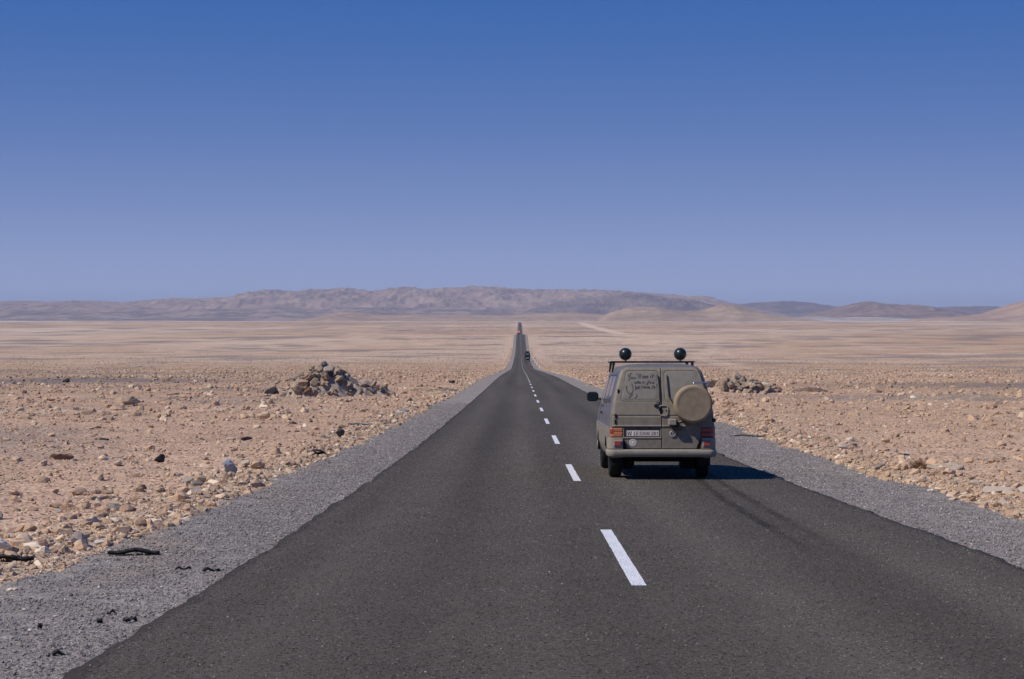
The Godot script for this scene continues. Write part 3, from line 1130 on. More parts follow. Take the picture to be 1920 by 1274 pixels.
func scrap(called: String, x: float, f: float, y: float, length: float, width: float, turn: float, hump: float, label: String, seed_: int) -> void:
	# a torn piece of tyre tread: a bent strip with ragged ends
	var r := RandomNumberGenerator.new()
	r.seed = seed_
	var n := 18
	var v := PackedVector3Array()
	var thick := 0.018
	for i in n + 1:
		var t := float(i) / n
		var a := (t - 0.5) * length
		var bend := sin(t * PI) * hump + 0.012 * sin(t * 9.0 + seed_)
		var w := width * (0.35 + 0.65 * pow(sin(clampf(t, 0.03, 0.97) * PI), 0.4)) * r.randf_range(0.85, 1.15) / 2.0
		var side := 0.05 * length * sin(t * 4.0 + seed_)
		var curl := 0.14 * width
		for q in [[-w, curl * 0.6], [-w * 0.5, 0.0], [w * 0.5, 0.0], [w, curl], [w, curl + thick], [w * 0.5, thick], [-w * 0.5, thick], [-w, curl * 0.6 + thick]]:
			v.append(Vector3(a, bend + q[1], q[0] + side))
	var o := top(called, grid(v, 8, n + 1, PackedColorArray(), true, true), M.rubber, Vector3(x, y + 0.004, -f))
	o.rotation.y = turn
	tag(o, label, "tyre scrap")


func build_tyre_scraps() -> void:
	var sh := func(x: float, f: float) -> float:
		return road_y(f) - 0.07
	scrap("tyre_scrap", -3.8, 17.3, sh.call(-3.8, 17.3), 0.50, 0.15, 0.12, 0.008, "torn black tyre strip lying on the left gravel shoulder", 3)
	scrap("tyre_scrap", -4.72, 16.2, ground_y(-4.72, 16.2), 0.46, 0.15, 0.25, 0.012, "black tyre strip at the left border beside the red stone", 4)
	scrap("tyre_scrap", -2.74, 15.55, sh.call(0, 15.55), 0.17, 0.05, 0.3, 0.02, "small black tyre shred touching the left edge of the asphalt", 5)
	scrap("tyre_scrap", -3.02, 15.75, sh.call(0, 15.75), 0.14, 0.02, 0.1, 0.01, "thin black sliver just left of the small tyre shred", 6)
	scrap("tyre_scrap", -2.72, 12.25, sh.call(0, 12.25), 0.10, 0.06, 0.7, 0.015, "crumpled black rubber lump near the asphalt edge low left", 7)
	scrap("tyre_scrap", -2.92, 12.2, sh.call(0, 12.2), 0.06, 0.04, 1.7, 0.01, "black rubber crumb beside the crumpled rubber lump", 8)
	scrap("tyre_scrap", -2.95, 12.7, sh.call(0, 12.7), 0.07, 0.03, 0.2, 0.01, "black rubber crumb above the crumpled rubber lump", 9)
	scrap("tyre_scrap", -2.82, 10.72, sh.call(0, 10.72), 0.14, 0.045, 0.35, 0.01, "black rubber shred at the bottom left by the asphalt", 10)
	scrap("tyre_scrap", -3.28, 12.0, sh.call(0, 12.0), 0.035, 0.025, 0.9, 0.008, "lone black rubber crumb on the lower left gravel", 12)
	scrap("tyre_scrap", 6.55, 50.6, road_y(50.6) - 0.09, 1.05, 0.10, 0.02, 0.02, "long black tyre strip on the right gravel shoulder", 11)
	scrap("tyre_scrap", 6.35, 150.0, road_y(150.0) - 0.07, 0.75, 0.30, 0.1, 0.03, "black tyre carcass piece on the far right gravel left of the van", 13)
	# a curled lump of tyre on the left verge
	var o := thing("tyre_chunk", Vector3(-4.5, ground_y(-4.5, 39.2) - 0.02, -39.2), "black curled chunk of tyre standing among left verge stones", "tyre scrap")
	o.rotation.y = 0.15
	var v := PackedVector3Array()
	for i in 15:
		var a := lerpf(0.1, PI - 0.1, i / 14.0)
		for q in [[0.17, -0.17], [0.185, -0.08], [0.185, 0.08], [0.17, 0.17], [0.145, 0.16], [0.15, -0.16]]:
			v.append(Vector3(cos(a) * q[0] * 1.1, sin(a) * q[0] * 0.85, q[1] * 0.9))
	part("tread", grid(v, 6, 15, PackedColorArray(), true, true), M.rubber, o)
	part("sidewall", bbox(Vector3(-0.155, 0.0, -0.03), Vector3(0.155, 0.10, 0.0), 0.02), M.rubber, o)


func build_posts() -> void:
	var places := [[6.2, 540.0, 1.15], [6.25, 640.0, 1.0], [6.25, 705.0, 1.0], [6.3, 800.0, 1.0], [6.3, 880.0, 1.0], [6.35, 1000.0, 1.2], [-4.55, 760.0, 0.9], [-4.6, 960.0, 0.9]]
	var words := ["nearest and tallest white marker post on the right verge", "second white marker post on the right verge past the nearest", "third white marker post on the right verge near the dark truck", "fourth white marker post on the right verge beyond the dark truck", "fifth white marker post on the right verge up the slope", "farthest white marker post on the right verge", "nearer white marker post on the left verge", "farther white marker post on the left verge"]
	for i in places.size():
		var q: Array = places[i]
		var o := thing("marker_post", Vector3(q[0], ground_y(q[0], q[1]) - 0.05, -q[1]), words[i], "post", "white roadside marker posts")
		part("shaft", bbox(Vector3(-0.17, 0, -0.17), Vector3(0.17, q[2] * 1.15, 0.17), 0.02), M.white_paint, o)
		part("reflector_band", bbox(Vector3(-0.175, q[2] * 0.92, -0.175), Vector3(0.175, q[2] * 0.97, 0.175), 0.005), M.black, o)


func build_bush() -> void:
	var x := 7.62
	var f := 33.5
	var r := RandomNumberGenerator.new()
	r.seed = 12
	var o := thing("dry_bush", Vector3(x, ground_y(x, f) - 0.02, -f), "dried reddish-brown bush beside the flat tan slab on the right", "bush")
	var t := Tris.new()
	for i in 420:
		var a := r.randf() * TAU
		var tilt := pow(r.randf(), 0.7) * 1.35
		var d := Vector3(cos(a) * sin(tilt), cos(tilt), sin(a) * sin(tilt))
		var l := r.randf_range(0.12, 0.25)
		var p := Vector3(r.randf_range(-0.05, 0.05), 0, r.randf_range(-0.05, 0.05))
		var side := d.cross(Vector3(r.randfn(), r.randfn(), r.randfn())).normalized() * 0.0035
		var m := p + d * l * 0.6 + Vector3(r.randfn(), r.randfn(), r.randfn()) * 0.012
		var e := m + (d + Vector3(r.randfn(), r.randfn(), r.randfn()) * 0.4).normalized() * l * 0.45
		t.quad(p - side, p + side, m + side, m - side)
		t.quad(m - side, m + side, e + side * 0.4, e - side * 0.4)
	part("twigs", done(t), M.twig, o)
	part("root_crown", lathe([Vector2(0.05, -0.03), Vector2(0.045, 0.02), Vector2(0.02, 0.05), Vector2(0.001, 0.055)], 9), M.twig, o)


# ------------------------------------------------------------------ the van
# van axes: x to the right, y up, d = distance forward of the rear bumper (local z = -d)

var WH := [0.36, 0.42, 0.55, 0.86, 0.90, 1.10, 1.30, 1.55, 1.75, 1.82, 1.87, 1.905, 1.925, 1.938, 1.942]
var WW := [0.83, 0.86, 0.895, 0.90, 0.885, 0.872, 0.838, 0.775, 0.718, 0.685, 0.635, 0.55, 0.44, 0.25, 0.02]
var RH := [0.36, 0.5, 0.9, 1.06, 1.30, 1.55, 1.82, 1.87, 1.905, 1.925, 1.938, 1.942]
var RR := [0.07, 0.06, 0.06, 0.065, 0.115, 0.195, 0.30, 0.335, 0.42, 0.55, 0.85, 1.2]
var FH := [0.36, 0.55, 0.75, 0.95, 1.08, 1.16, 1.45, 1.78, 1.87, 1.905, 1.925, 1.938, 1.942]
var FF := [4.64, 4.70, 4.68, 4.58, 4.35, 4.05, 3.72, 3.38, 3.24, 3.1, 2.9, 2.5, 2.0]


func van_w(h: float) -> float:
	return table(WH, WW, h)


func rear_d(x: float, h: float) -> float:   # depth of the rear face at height h, x from the middle
	var w := van_w(h)
	var rc := minf(0.10, w * 0.3)
	var over := absf(x) - (w - rc)
	var d := table(RH, RR, h) + 0.012 * (x / maxf(w, 0.1)) * (x / maxf(w, 0.1))
	if over > 0.0:
		d += rc - sqrt(maxf(0.0, rc * rc - over * over))
	return d


func rear_patch(x0: float, x1: float, h0: float, h1: float, nx: int, nh: int, off: Callable, thick := 0.012) -> ArrayMesh:
	# a panel on the rear face with rims that run back into the body; off(x, h) = how far it stands proud
	var v := PackedVector3Array()
	for i in range(-1, nh + 2):
		var h := lerpf(h0, h1, clampf(float(i) / nh, 0, 1))
		for k in range(-1, nx + 2):
			var x := lerpf(x0, x1, clampf(float(k) / nx, 0, 1))
			var rim := i < 0 or i > nh or k < 0 or k > nx
			var o: float = off.call(x, h)
			v.append(Vector3(x, h, -(rear_d(x, h) - (o - thick if rim else o))))
	return grid(v, nx + 3, nh + 3, PackedColorArray(), true)


func flank_patch(side: float, pts: Callable, nu: int, nv: int, off: float) -> ArrayMesh:
	# pts(u, v) -> (d, h)
	var v := PackedVector3Array()
	for j in range(-1, nv + 2):
		for i in range(-1, nu + 2):
			var rim := j < 0 or j > nv or i < 0 or i > nu
			var q: Vector2 = pts.call(clampf(float(i) / nu, 0, 1), clampf(float(j) / nv, 0, 1))
			v.append(Vector3(side * (van_w(q.y) + (-0.01 if rim else off)), q.y, -q.x))
	return grid(v, nu + 3, nv + 3, PackedColorArray(), side > 0)


func plan_sweep(path: Array, prof: Array) -> ArrayMesh:
	# path: (x, d) points; prof: (outward, height) closed section
	var v := PackedVector3Array()
	var last := path.size() - 1
	for i in path.size():
		var a: Vector2 = path[maxi(i - 1, 0)]
		var b: Vector2 = path[mini(i + 1, last)]
		var t := (b - a).normalized()
		var nrm := Vector2(t.y, -t.x)
		for q in prof:
			var p: Vector2 = path[i] + nrm * q.x
			v.append(Vector3(p.x, q.y, -p.y))
	return grid(v, prof.size(), path.size(), PackedColorArray(), true, true)


func u_path(hw: float, d0: float, reach: float, rad: float) -> Array:
	var p := [Vector2(-hw, reach), Vector2(-hw, (reach + d0 + rad) / 2.0)]
	for i in 9:
		var a := PI + i / 8.0 * PI / 2.0
		p.append(Vector2(-hw + rad + cos(a) * rad, d0 + rad + sin(a) * rad))
	for i in range(1, 8):
		p.append(Vector2(lerpf(-hw + rad, hw - rad, i / 8.0), d0))
	for i in 9:
		var a := PI * 1.5 + i / 8.0 * PI / 2.0
		p.append(Vector2(hw - rad + cos(a) * rad, d0 + rad + sin(a) * rad))
	p.append(Vector2(hw, (reach + d0 + rad) / 2.0))
	p.append(Vector2(hw, reach))
	return p


func van_body() -> ArrayMesh:
	var hs := []
	var h := 0.36
	while h < 1.80:
		hs.append(h)
		h += 0.025
	hs.append_array([1.80, 1.82, 1.845, 1.87, 1.89, 1.905, 1.915, 1.925, 1.932, 1.938, 1.942])
	var v := PackedVector3Array()
	var c := PackedColorArray()
	var cols := 0
	var skip := {}
	var nf := 90
	for hh in hs:
		var w := van_w(hh)
		var rc := minf(0.10, w * 0.3)
		var fc := minf(0.28, w * 0.4)
		var r0 := table(RH, RR, hh)
		var f1 := table(FH, FF, hh)
		var half := []
		for i in 9:
			var x := (w - rc) * i / 9.0
			half.append(Vector2(x, rear_d(x, hh)))
		for i in 7:
			var a := i / 6.0 * PI / 2.0
			half.append(Vector2(w - rc + sin(a) * rc, r0 + 0.012 + rc - cos(a) * rc))
		for i in range(1, nf):
			half.append(Vector2(w, lerpf(r0 + 0.012 + rc, f1 - fc, float(i) / nf)))
		for i in 8:
			var a := i / 7.0 * PI / 2.0
			half.append(Vector2(w - fc + cos(a) * fc, f1 - fc + sin(a) * fc))
		half.append(Vector2((w - fc) * 0.5, f1))
		half.append(Vector2(0, f1))
		var ring := []
		for q in half:
			ring.append(Vector2(-q.x, q.y))
		for i in range(half.size() - 2, 0, -1):
			ring.append(half[i])
		cols = ring.size()
		for q in ring:
			var p := Vector3(q.x, hh, -q.y)
			for wd in [0.88, 3.80]:
				var rel := Vector2(q.y - wd, hh - 0.33)
				var l := rel.length()
				if absf(l - 0.375) < 0.035 and absf(q.x) > 0.78:
					rel = rel / l * 0.375
					p = Vector3(q.x, rel.y + 0.33, -(rel.x + wd))
			v.append(p)
			var n: float = nz.dust.get_noise_3dv(p * 0.8)
			var col := Vector3(0.105, 0.105, 0.125) * (1.0 + 0.25 * n)
			if q.y > 0.3 and hh > 1.80:
				col = Vector3(0.135, 0.128, 0.122)
			elif hh < 0.87:
				col = Vector3(0.235, 0.208, 0.178) * (1.0 + 0.22 * n)
			if absf(q.x) < w - 0.02 and q.y < 1.3 and hh < 1.84:
				col = Vector3(0.11, 0.098, 0.085)
				if absf(q.x) > w - 0.11 or hh > 1.815:
					col = Vector3(0.175, 0.157, 0.135)
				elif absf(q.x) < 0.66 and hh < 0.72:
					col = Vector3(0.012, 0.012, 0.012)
			c.append(Color(col.x, col.y, col.z))
	for r in hs.size() - 1:
		for k in cols:
			var p: Vector3 = (v[r * cols + k] + v[r * cols + (k + 1) % cols] + v[(r + 1) * cols + k] + v[(r + 1) * cols + (k + 1) % cols]) / 4.0
			for wd in [0.88, 3.80]:
				if absf(p.x) > 0.78 and Vector2(-p.z - wd, p.y - 0.33).length() < 0.373:
					skip[r * cols + k] = true
	return grid(v, cols, hs.size(), c, true, true, skip)


func stroke_mesh(strokes: Array, width: float) -> ArrayMesh:
	# finger-drawn lines on the left window: strokes are u, v pairs on a 1920 x 1248 writing sheet over the pane
	var t := Tris.new()
	for s in strokes:
		var pts := []
		for i in range(0, s.size(), 2):
			var x: float = (1155.0 + s[i] / 19.2 - 1241.5) / 112.3
			var h: float = (899.8 - 690.0 - s[i + 1] / 19.2) / 112.3
			pts.append(Vector2(x, h))
		for i in pts.size() - 1:
			var a: Vector2 = pts[i]
			var b: Vector2 = pts[i + 1]
			var d := (b - a).normalized()
			var sd := Vector2(-d.y, d.x) * width / 2.0
			a -= d * width * 0.3
			b += d * width * 0.3
			var q := []
			for p in [a - sd, a + sd, b + sd, b - sd]:
				q.append(Vector3(p.x, p.y, -(rear_d(p.x, p.y) - 0.0175 - 0.0006 * (i % 2))))
			t.quad(q[0], q[1], q[2], q[3], Vector3(0, 1, -3))
	return done(t)


func build_van() -> void:
	var f := 29.2
	var slope := (road_y(f + 3.8) - road_y(f + 0.9)) / 2.9
	var van := thing("van", Vector3(2.372, road_y(f) + 0.003, -f), "dust-covered grey-brown van with a spare wheel on its rear door, driving ahead", "van")
	van.rotation.x = atan(slope)
	part("body", van_body(), M.body, van)

	# underside
	var ut := Tris.new()
	add_bbox(ut, Vector3(-0.62, 0.40, -4.45), Vector3(0.62, 0.70, -0.35), 0.03)
	add_bbox(ut, Vector3(-0.80, 0.37, -3.38), Vector3(0.80, 0.52, -1.30), 0.03)
	add_bbox(ut, Vector3(-0.78, 0.40, -0.45), Vector3(0.78, 0.66, -0.14), 0.03)
	add_bbox(ut, Vector3(-0.66, 0.262, -0.96), Vector3(0.66, 0.41, -0.80), 0.03)
	for s in [-1.0, 1.0]:
		add_bbox(ut, Vector3(minf(s * 0.42, s * 0.64), 0.15, -1.25), Vector3(maxf(s * 0.42, s * 0.64), 0.42, -0.62), 0.05)
	add_bbox(ut, Vector3(-0.62, 0.22, -3.9), Vector3(-0.40, 0.4, -3.3), 0.05)
	part("underbody", done(ut), M.under, van)
	part("exhaust_pipe", tube([Vector3(-0.45, 0.30, -2.6), Vector3(-0.45, 0.30, -0.8), Vector3(-0.50, 0.31, -0.3), Vector3(-0.52, 0.30, -0.02)], 0.028, 10), M.under, van)
	part("silencer", lathe([Vector2(0.001, -0.26), Vector2(0.09, -0.25), Vector2(0.10, -0.2), Vector2(0.10, 0.2), Vector2(0.09, 0.25), Vector2(0.001, 0.26)], 14, 0), M.under, van, Vector3(0.40, 0.41, -0.42))

	# wheels
	var tyre := lathe([Vector2(0.20, -0.09), Vector2(0.235, -0.105), Vector2(0.29, -0.105), Vector2(0.316, -0.085), Vector2(0.326, -0.05), Vector2(0.328, 0.0), Vector2(0.326, 0.05), Vector2(0.316, 0.085), Vector2(0.29, 0.105), Vector2(0.235, 0.105), Vector2(0.20, 0.09)], 36, 0)
	var rim := lathe([Vector2(0.001, 0.05), Vector2(0.06, 0.055), Vector2(0.09, 0.03), Vector2(0.16, 0.035), Vector2(0.19, 0.07), Vector2(0.207, 0.09), Vector2(0.207, -0.09)], 28, 0)
	for q in [[-0.738, 0.88], [0.738, 0.88], [-0.738, 3.80], [0.738, 3.80]]:
		var w := Node3D.new()
		w.name = "wheel"
		van.add_child(w, true)
		w.position = Vector3(q[0], 0.326, -q[1])
		w.rotation.y = PI if q[0] < 0 else 0.0
		part("tyre", tyre, M.rubber, w)
		part("rim", rim, M.metal, w)
	for s in [-1.0, 1.0]:
		part("mud_flap", bbox(Vector3(s * 0.738 - 0.11, 0.22, -0.47), Vector3(s * 0.738 + 0.11, 0.50, -0.455), 0.003), M.rubber, van)

	# rear doors
	var plain := func(x: float, h: float) -> float:
		var o := 0.012
		if h > 1.295 and h < 1.835 and absf(x) > 0.035 and absf(x) < van_w(h) - 0.085:
			o = 0.008
		if absf(h - 1.06) < 0.012:
			o -= 0.008
		if h > 0.872 and h < 0.905:
			o += 0.010
		return o
	var left_off := func(x: float, h: float) -> float:
		var o: float = plain.call(x, h)
		if h > 0.705 and h <= 0.872 and x > -0.625 and x < -0.025:
			o -= 0.016
		if h > 0.68 and h <= 0.705 and x > -0.66 and x < -0.01:
			o += 0.008
		return o
	var dl := part("rear_door", door_mesh(-1.0, left_off), M.dust_paint, van)
	var dr := part("rear_door", door_mesh(1.0, plain), M.dust_paint, van)
	dl.set_meta("label", "left rear door with words written in the dust")
	dr.set_meta("label", "right rear door carrying the spare wheel")
	for s in [-1.0, 1.0]:
		var d := dl if s < 0 else dr
		part("window", window_mesh(s), M.dust_glass, d)
		part("window_seal", window_seal(s), M.seal, d)
	# writing in the dust
	var words := [
		[455, 240, 500, 330], [595, 200, 545, 265, 505, 330, 505, 470], [570, 360, 620, 340, 650, 380, 610, 412, 565, 395, 570, 360], [680, 350, 685, 400, 725, 405, 728, 345],
		[798, 208, 790, 262], [872, 238, 850, 375], [922, 238, 900, 392], [1035, 300, 985, 312, 1000, 338, 1040, 352, 1030, 385, 980, 385],
		[1068, 345, 1112, 330, 1100, 300, 1072, 312, 1065, 368, 1122, 380], [1142, 345, 1192, 325, 1182, 296, 1152, 310, 1146, 366, 1202, 375],
		[1290, 290, 1275, 372], [1302, 238, 1298, 254], [1372, 220, 1340, 372], [1330, 302, 1432, 300],
		[690, 520, 712, 575, 740, 530, 762, 575, 790, 508], [822, 478, 815, 572], [818, 530, 850, 515, 857, 572], [880, 545, 918, 530, 902, 505, 880, 525, 886, 570, 928, 570],
		[990, 512, 990, 572], [990, 535, 1030, 512, 1040, 572], [1130, 525, 1165, 568], [1242, 470, 1190, 540, 1130, 630], [1245, 545, 1275, 530, 1292, 550, 1270, 570, 1245, 545], [1335, 515, 1340, 562, 1385, 560, 1392, 512],
		[728, 640, 725, 795], [725, 720, 790, 702, 800, 760, 730, 790], [830, 720, 882, 702, 852, 668, 826, 702, 842, 770, 902, 772], [942, 640, 952, 745], [992, 690, 996, 745], [990, 652, 992, 662],
		[1040, 712, 1082, 700, 1060, 672, 1036, 702, 1046, 745, 1092, 745], [1112, 690, 1132, 745, 1162, 690], [1182, 716, 1232, 706, 1202, 680, 1176, 710, 1192, 746, 1250, 736],
		[1320, 702, 1310, 762], [1326, 648, 1325, 662], [1382, 640, 1402, 772], [1350, 692, 1442, 680], [1496, 585, 1494, 690], [1492, 735, 1491, 748],
		[410, 660, 408, 800, 450, 900, 540, 950, 612, 910, 642, 820, 632, 700, 600, 600, 590, 580], [622, 970, 540, 1030, 500, 1105], [765, 960, 780, 1030, 700, 1105],
	]
	var pieces := {"word": [[0, 7], [7, 10], [10, 14], [14, 20], [20, 24], [24, 33], [33, 37], [37, 39]], "smile": [[39, 40]], "finger_mark": [[40, 41], [41, 42]]}
	for k in pieces:
		for q in pieces[k]:
			for i in range(q[0], q[1]):
				part("dust_" + k + "_stroke" if k == "word" else "dust_" + k, stroke_mesh([words[i]], 0.009), M.wiped, dl)
	# wipers
	var wl := func(u: float, vv: float, o: float) -> Vector3:
		var x := (1080.0 + u / 4.55 - 1241.5) / 112.3
		var h := (899.8 - 640.0 - vv / 4.55) / 112.3
		return Vector3(x, h, -(rear_d(x, h) - o))
	var w1 := part("wiper", tube([wl.call(684, 552, 0.03), wl.call(700, 520, 0.035), wl.call(718, 490, 0.035)], 0.011, 7), M.black, dl)
	part("wiper_blade", tube([wl.call(719, 497, 0.03), wl.call(719, 430, 0.03), wl.call(713, 350, 0.03), wl.call(706, 295, 0.03)], 0.013, 6), M.black, w1)
	part("wiper_pivot", bbox(Vector3(-0.03, -0.022, -0.03), Vector3(0.03, 0.022, 0.02), 0.01), M.black, w1, wl.call(684, 552, 0.02))
	var w2 := part("wiper", tube([wl.call(835, 540, 0.03), wl.call(815, 505, 0.035), wl.call(795, 470, 0.035)], 0.007, 7), M.black, dr)
	part("wiper_blade", tube([wl.call(799, 480, 0.03), wl.call(792, 400, 0.03), wl.call(784, 293, 0.03)], 0.011, 6), M.black, w2)
	# handle: a ring round the gap between the doors
	var hb := part("door_handle", handle_ring(0.03, 1.148), M.dust_bumper, dr)
	part("handle_cup", bbox(Vector3(-0.055, 1.085, -0.10), Vector3(-0.008, 1.215, -0.045), 0.015), M.under, dl)
	part("lock", lathe([Vector2(0.001, 0.006), Vector2(0.012, 0.006), Vector2(0.014, -0.01)], 12, 2), M.under, hb, Vector3(0.075, 1.15, -0.045))
	# number plate
	var plate := part("number_plate", bbox(Vector3(-0.583, 0.722, -0.066), Vector3(-0.045, 0.815, -0.052), 0.003), M.plate, dl)
	plate_text(plate, "W", -0.540, 0.768, -0.0515, 0.062, M.ink_grey)
	plate_text(plate, "LE DAW 281", -0.262, 0.768, -0.0515, 0.056, M.ink)
	part("plate_strip", bbox(Vector3(-0.494, 0.725, -0.0528), Vector3(-0.478, 0.812, -0.0504), 0.001), M.white_paint, plate)
	for x in [-0.40, -0.20]:
		part("plate_lamp", bbox(Vector3(x - 0.03, 0.852, -0.07), Vector3(x + 0.03, 0.868, -0.048), 0.004), M.black, dl)
	# round sticker and the maker's badge
	var st := part("sticker", lathe([Vector2(0.001, 0.0), Vector2(0.030, 0.0), Vector2(0.030, -0.002), Vector2(0.042, -0.002), Vector2(0.042, 0.0), Vector2(0.062, 0.0), Vector2(0.064, -0.004)], 22, 2), M.sticker, dl, Vector3(-0.482, 0.615, -(rear_d(-0.48, 0.615) - 0.016)))
	part("sticker_mark", bbox(Vector3(-0.006, -0.02, 0.0), Vector3(0.006, 0.02, 0.002), 0.001), M.white_paint, st)
	var bg := part("badge", lathe([Vector2(0.044, -0.004), Vector2(0.044, 0.004), Vector2(0.054, 0.004), Vector2(0.054, -0.004)], 24, 2), M.badge, dr, Vector3(0.178, 0.762, -(rear_d(0.18, 0.762) - 0.022)))
	var bt := Tris.new()
	for q in [[-0.020, 0.040, 0.0, 0.006], [0.020, 0.040, 0.0, 0.006], [-0.040, 0.018, -0.018, -0.040], [-0.018, -0.040, 0.0, -0.004], [0.0, -0.004, 0.018, -0.040], [0.018, -0.040, 0.040, 0.018]]:
		var a := Vector3(q[0], q[1], 0.003)
		var b := Vector3(q[2], q[3], 0.003)
		var sd := Vector3(-(b - a).y, (b - a).x, 0).normalized() * 0.0045
		t_quad_thick(bt, a - sd, a + sd, b + sd, b - sd)
	part("badge_letters", done(bt), M.badge, bg)

	# lights
	for s in [-1.0, 1.0]:
		var lt := Node3D.new()
		lt.name = "tail_light"
		van.add_child(lt, true)
		var flat := func(_x: float, _h: float) -> float: return 0.016
		part("red_lens", rear_patch(s * 0.655, s * 0.862, 0.790, 0.858, 14, 5, flat, 0.03) if s > 0 else rear_patch(-0.862, -0.655, 0.790, 0.858, 14, 5, flat, 0.03), M.red if s > 0 else M.amber, lt)
		part("amber_lens", rear_patch(s * 0.655, s * 0.862, 0.705, 0.786, 14, 5, flat, 0.03) if s > 0 else rear_patch(-0.862, -0.655, 0.705, 0.786, 14, 5, flat, 0.03), M.amber if s < 0 else M.red, lt)
		if s < 0:
			part("red_lens", rear_patch(-0.866, -0.815, 0.770, 0.855, 8, 5, func(_x: float, _h: float) -> float: return 0.020, 0.03), M.red, lt)
	# bumper with raised corners
	var up := u_path(0.897, -0.02, 0.50, 0.11)
	var bump := part("rear_bumper", plan_sweep(up, [Vector2(-0.07, 0.395), Vector2(-0.015, 0.380), Vector2(0.012, 0.40), Vector2(0.018, 0.45), Vector2(0.014, 0.488), Vector2(-0.004, 0.503), Vector2(-0.08, 0.506)]), M.dust_bumper, van)
	for s in [-1.0, 1.0]:
		var cp := corner_path(s)
		var k := part("bumper_corner", plan_sweep(cp, [Vector2(-0.06, 0.506), Vector2(0.004, 0.508), Vector2(0.010, 0.52), Vector2(0.006, 0.690), Vector2(-0.004, 0.699), Vector2(-0.06, 0.699)]), M.dust_bumper, bump)
		part("fog_lamp", bbox(Vector3(minf(s * 0.685, s * 0.795), 0.562, 0.022), Vector3(maxf(s * 0.685, s * 0.795), 0.645, 0.038), 0.008), M.red, k)
		part("fog_lamp_housing", bbox(Vector3(minf(s * 0.672, s * 0.808), 0.548, 0.010), Vector3(maxf(s * 0.672, s * 0.808), 0.658, 0.032), 0.008), M.dust_bumper, k)

	# spare wheel in a soft cover
	var sp := part("spare_wheel_cover", lathe([Vector2(0.30, -0.26), Vector2(0.318, -0.22), Vector2(0.32, -0.05), Vector2(0.312, -0.012), Vector2(0.290, 0.006), Vector2(0.262, 0.008), Vector2(0.25, 0.002), Vector2(0.15, 0.004), Vector2(0.001, 0.006)], 56, 2), M.dust_cover, van, Vector3(0.508, 1.262, 0.16))
	part("tyre", lathe([Vector2(0.20, -0.245), Vector2(0.29, -0.24), Vector2(0.30, -0.2)], 30, 2), M.rubber, sp)
	var br := part("spare_wheel_bracket", tube([Vector3(0.20, 0.93, -0.02), Vector3(0.34, 0.97, 0.02), Vector3(0.44, 1.08, 0.02), Vector3(0.52, 1.26, 0.02)], 0.022, 8), M.black, van)
	part("bracket_hub", lathe([Vector2(0.001, 0.1), Vector2(0.07, 0.1), Vector2(0.08, -0.06)], 16, 2), M.black, br, Vector3(0.52, 1.26, -0.05))
	part("bracket_box", bbox(Vector3(0.105, 0.905, -0.06), Vector3(0.238, 1.012, 0.05), 0.014), M.dust_bumper, br)
	part("bracket_foot", bbox(Vector3(0.165, 0.822, -0.06), Vector3(0.335, 0.905, 0.03), 0.012), M.black, br)
	part("bracket_arm", tube([Vector3(0.53, 1.60, -0.06), Vector3(0.53, 1.615, -0.12), Vector3(0.77, 1.615, -0.16), Vector3(0.80, 1.60, -0.30)], 0.014, 8), M.chrome, br)
	part("bracket_knuckle", lathe([Vector2(0.001, -0.045), Vector2(0.03, -0.04), Vector2(0.034, 0.0), Vector2(0.03, 0.04), Vector2(0.001, 0.045)], 12), M.metal, br, Vector3(0.775, 1.575, -0.18))
	part("lower_stop", bbox(Vector3(0.845, 0.955, -0.16), Vector3(0.905, 1.02, -0.08), 0.015), M.black, van)
	# hinges on the left rear edge
	for q in [[-0.775, 0.965], [-0.77, 1.06], [-0.72, 1.47]]:
		part("hinge", lathe([Vector2(0.001, -0.035), Vector2(0.014, -0.032), Vector2(0.014, 0.032), Vector2(0.001, 0.035)], 10), M.under, dl, Vector3(q[0], q[1], -(rear_d(q[0], q[1]) - 0.016)))

	# side glass, doors' seams, handles, mirrors
	for s in [-1.0, 1.0]:
		for q in [[0.42, 1.36, 1.30, 1.72], [1.46, 2.42, 1.28, 1.72], [2.52, 3.36, 1.20, 1.70]]:
			var pane := part("side_window", flank_patch(s, func(u: float, vv: float) -> Vector2:
				var d0: float = q[0] + 0.12 * vv
				var d1: float = q[1] - (0.30 * vv if q[0] > 2.0 else 0.03)
				return Vector2(lerpf(d0, d1, u), lerpf(q[2], q[3], vv)), 12, 8, 0.004), M.glass, van)
			part("window_frame", flank_patch(s, func(u: float, vv: float) -> Vector2:
				var d0: float = q[0] - 0.03 + 0.12 * vv
				var d1: float = q[1] + 0.03 - (0.30 * vv if q[0] > 2.0 else 0.03)
				return Vector2(lerpf(d0, d1, u), lerpf(q[2] - 0.03, q[3] + 0.03, vv)), 12, 8, 0.0015), M.black, pane)
		for d in [1.41, 2.47, 3.42]:
			part("door_seam", flank_patch(s, func(u: float, vv: float) -> Vector2: return Vector2(d + (u - 0.5) * 0.012, lerpf(0.42, 1.25, vv)), 1, 14, 0.0015), M.under, van)
		part("door_handle", bbox(Vector3(minf(s * 0.87, s * 0.90), 1.05, -2.72), Vector3(maxf(s * 0.87, s * 0.90), 1.085, -2.56), 0.008), M.black, van)
		part("side_crease", flank_patch(s, func(u: float, vv: float) -> Vector2: return Vector2(lerpf(0.18, 4.3, u), lerpf(0.858, 0.872, vv)), 40, 2, 0.004), M.dust_paint, van)
		var mi := part("mirror", lathe_box(Vector3(0.215, 0.175, 0.11), 0.04), M.lamp_black, van, Vector3(s * 1.02, 1.345, -3.28))
		part("mirror_arm", tube([Vector3(-s * 0.16, -0.045, -0.02), Vector3(-s * 0.08, -0.04, 0.0), Vector3(0, -0.03, 0)], 0.02, 8), M.metal, mi)
